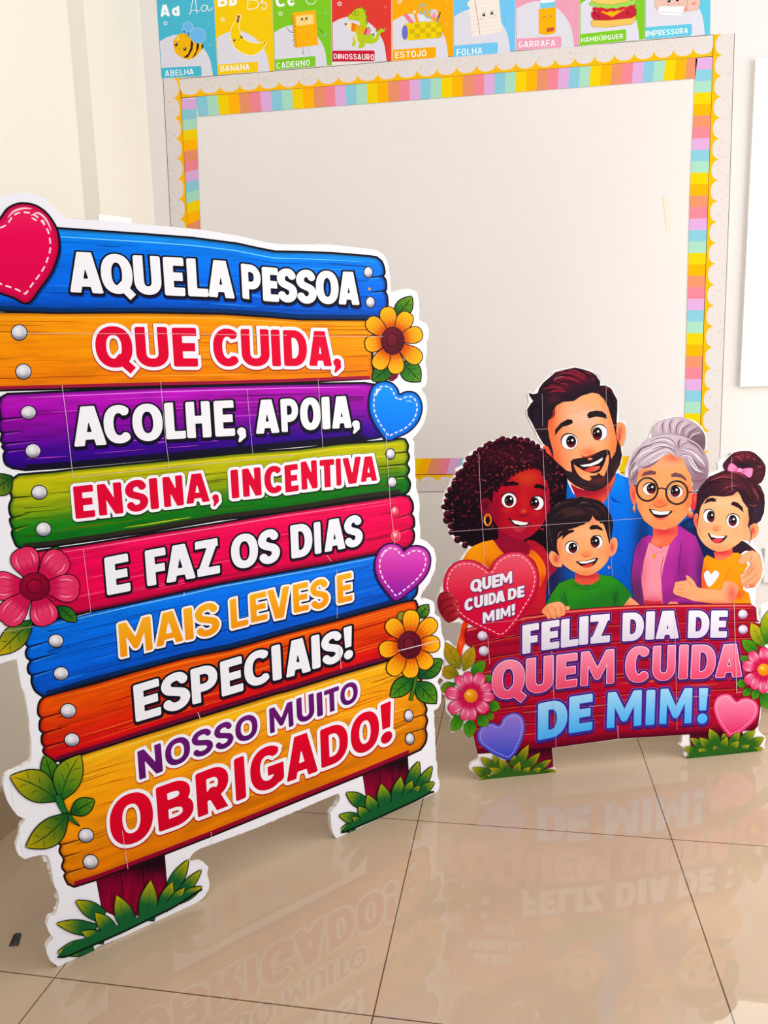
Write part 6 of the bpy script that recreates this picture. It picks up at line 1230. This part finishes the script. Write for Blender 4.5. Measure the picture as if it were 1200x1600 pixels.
# --- small hearts, flowers, leaves and grass at the foot
heart(S2, P('@r 602,918 640,850 700,812 760,806 814,840 840,920 832,1000 792,1110 708,1236 600,1212 490,1152 412,1082 396,1010 420,950 470,908 540,900'), ((0, (156, 124, 218)), (.5, (116, 104, 216)), (1, (56, 74, 208))), (60, 80, 200), (44, 40, 130), 4.2, 2.7, 'violet heart at the lower left of the sign', .9, (214, 200, 244), .45)
heart(S2, P('@t 931,958 882,907 830,897 770,922 740,980 742,1050 782,1150 832,1220 876,1262 960,1230 1060,1150 1110,1080 1118,1010 1090,957 1030,931 970,937'), ((0, (246, 150, 180)), (.5, (240, 100, 146)), (1, (226, 44, 104))), (226, 40, 104), (150, 10, 60), 4.2, 2.7, 'pink heart at the lower right of the sign', .9, (252, 214, 226), .45)
OL, OG = (150, 116, 14), (200, 156, 20)
def lg(v, b, t, wd, c0=(24, 108, 20), c1=(96, 160, 24), **k): return lf(S2, v, b, t, wd, c0, c1, edge=.55, ec=(30, 60, 16), **k)
lg('r', (232, 392), (90, 142), 128, (120, 120, 20), OG); lg('r', (268, 408), (362, 180), 118, (130, 124, 16), OG); lg('r', (218, 440), (52, 402), 128, (110, 116, 20), (196, 150, 16)); lg('r', (190, 530), (44, 600), 96, (30, 110, 30), (140, 150, 20)); lg('r', (335, 455), (472, 318), 104); lg('r', (460, 500), (522, 455), 70); lg('r', (500, 730), (608, 752), 104); lg('r', (250, 820), (156, 976), 110); lg('r', (335, 860), (315, 1036), 118); lg('r', (410, 830), (492, 928), 118); lg('r', (500, 800), (538, 868), 66, (40, 110, 20), (140, 150, 30)); lg('r', (210, 800), (150, 820), 46, veins=0)
DAI = dict(c0=(206, 20, 80), cm=(238, 120, 160), c1=(226, 50, 104), ec=(150, 10, 60), disc=((255, 184, 40), (232, 120, 6)), ring=None, edge=.6, lines=(214, 60, 110), hi=(248, 170, 196))
flower(S2, 'r', (335, 643), (64, 64), [(205, 462, 92), (300, 418, 88), (440, 432, 112), (528, 548, 96), (554, 656, 92), (486, 792, 112), (352, 874, 80), (262, 872, 84), (132, 790, 116), (98, 612, 118)], 100, label='pink daisy with an orange centre at the left end of the red sign', **DAI)
lg('t', (1165, 500), (1055, 290), 112, (60, 120, 20), (214, 186, 16)); lg('t', (1190, 470), (1225, 165), 140, (30, 110, 24), (206, 190, 16)); lg('t', (1110, 545), (978, 436), 98); lg('t', (1050, 610), (962, 590), 62); lg('t', (1020, 800), (930, 815), 74); lg('t', (1050, 850), (988, 912), 66); lg('t', (1110, 850), (1075, 945), 72); lg('t', (1140, 890), (1250, 1020), 130); lg('t', (1270, 500), (1390, 330), 120, (60, 120, 20), (200, 180, 20)); lg('t', (1300, 840), (1400, 920), 110); lg('t', (1330, 640), (1430, 600), 80)
flower(S2, 't', (1165, 690), (54, 52), [(1045, 540, 86), (1165, 498, 82), (1270, 540, 86), (982, 648, 92), (1006, 798, 92), (1068, 852, 84), (1160, 890, 84), (1262, 840, 88), (1340, 680, 92), (1316, 780, 80)], 88, label='pink daisy with an orange centre at the right end of the red sign', **DAI)
GG0, GG1 = (54, 100, 30), (206, 172, 16)
tuft(S2, 'r', '410,1428 440,1446 600,1434 1125,1358 1100,1345 900,1360 700,1370 500,1395', [(570, 1330, 425, 1218, 84), (620, 1310, 540, 1205, 66), (720, 1290, 752, 1205, 60), (760, 1320, 876, 1102, 92), (840, 1330, 982, 1178, 78), (940, 1335, 1088, 1243, 66), (510, 1390, 348, 1318, 90),
    (690, 1370, 605, 1238, 88), (690, 1400, 505, 1318, 78), (740, 1405, 792, 1263, 82), (800, 1400, 888, 1313, 72), (890, 1385, 992, 1318, 66), (980, 1375, 1136, 1342, 60), (500, 1440, 408, 1415, 50), (580, 1425, 488, 1385, 46)], GG0, GG1, (50, 70, 16), 'grass tuft at the left foot of the red sign', .6, .1)
tuft(S2, 't', '512,1428 560,1444 700,1432 1112,1390 1100,1370 900,1370 700,1385 600,1395', [(650, 1350, 538, 1272, 66), (720, 1370, 618, 1268, 78), (770, 1340, 700, 1192, 92), (830, 1300, 822, 1230, 50), (880, 1330, 960, 1220, 70), (960, 1330, 1092, 1203, 86), (1040, 1345, 1168, 1265, 80), (600, 1390, 483, 1355, 66), (800, 1390, 852, 1262, 72), (860, 1390, 952, 1300, 78), (940, 1395, 1042, 1332, 66), (1020, 1395, 1162, 1358, 66), (720, 1420, 604, 1368, 72), (620, 1430, 508, 1424, 56), (760, 1400, 740, 1340, 46)], (44, 100, 30), (196, 180, 20), (40, 70, 16), 'grass tuft at the right foot of the red sign', .6, .1)
for s_, hw in (('748,707 751,780 757,868', .45), ('848,697 852,780 858,930', .45), ('702,831 800,824 885,818', .45), ('885,818 1000,810 1014,809', .4), ('847,615 848,666', .3), ('836,671 857,670', .35), ('940,666 963,664', .35), ('947,605 948,680 951,810', .35), ('951,810 957,900', .3),
    ('1147,944 1149,1010 1151,1082', .7), ('1151,1082 1160,1081', .6), ('1143,714 1144,766', .3), ('762,993 765,1038', .5), ('862,1017 869,1168', .4), ('965,1134 966,1154', .7), ('1054,951 1058,1140', .3), ('1058,1092 1110,1086', .4), ('921,1104 950,1101', .4), ('817,1113 840,1112', .35), ('757,974 820,968', .3)):
    S2.part('paper_seam').line(P('@p ' + s_), hw * .6, (214, 184, 196), taper=False)
S2.finish()

# ------------------------------------------------------------------ the black scrap on the floor
def on_floor(x, y):
    D = FWD * F + RGT * (x - 600) - UPV * (y - 800); return CAM + D * (-CAM[2] / D[2])
M_BLACK = mat('black_glossy_plastic', (26, 28, 32), 0.25, 0.5, 0.1, 60)
c4 = [on_floor(x, y) for x, y in ((13.5, 1479), (21, 1461), (34, 1459.5), (29, 1478))]
oc = sum(c4) / 4; N_ = 10; v = []; f = []
for side in (0, 1):
    for i in range(N_ + 1):
        u = i / N_
        for j in range(5):
            w_ = j / 4; q = (c4[0] * (1 - u) + c4[3] * u) * (1 - w_) + (c4[1] * (1 - u) + c4[2] * u) * w_
            h_ = 0.0008 + 0.0032 * math.sin(math.pi * u)
            v.append((q[0] - oc[0], q[1] - oc[1], max(h_, 0.0004) - side * 0.0004))
def ix(s, i, j): return s * (N_ + 1) * 5 + i * 5 + j
for i in range(N_):
    for j in range(4): f.append([ix(0, i, j), ix(0, i + 1, j), ix(0, i + 1, j + 1), ix(0, i, j + 1)]); f.append([ix(1, i, j), ix(1, i, j + 1), ix(1, i + 1, j + 1), ix(1, i + 1, j)])
for i in range(N_):
    for j in (0, 4): f.append([ix(0, i, j), ix(1, i, j), ix(1, i + 1, j), ix(0, i + 1, j)])
for j in range(4):
    for i in (0, N_): f.append([ix(0, i, j), ix(0, i, j + 1), ix(1, i, j + 1), ix(1, i, j)])
sc = link_mesh('plastic_scrap', v, f, M_BLACK, None, None, True); sc.location = (oc[0], oc[1], 0.0)
tag(sc, 'small curled black plastic scrap on the floor at the lower left', 'scrap')
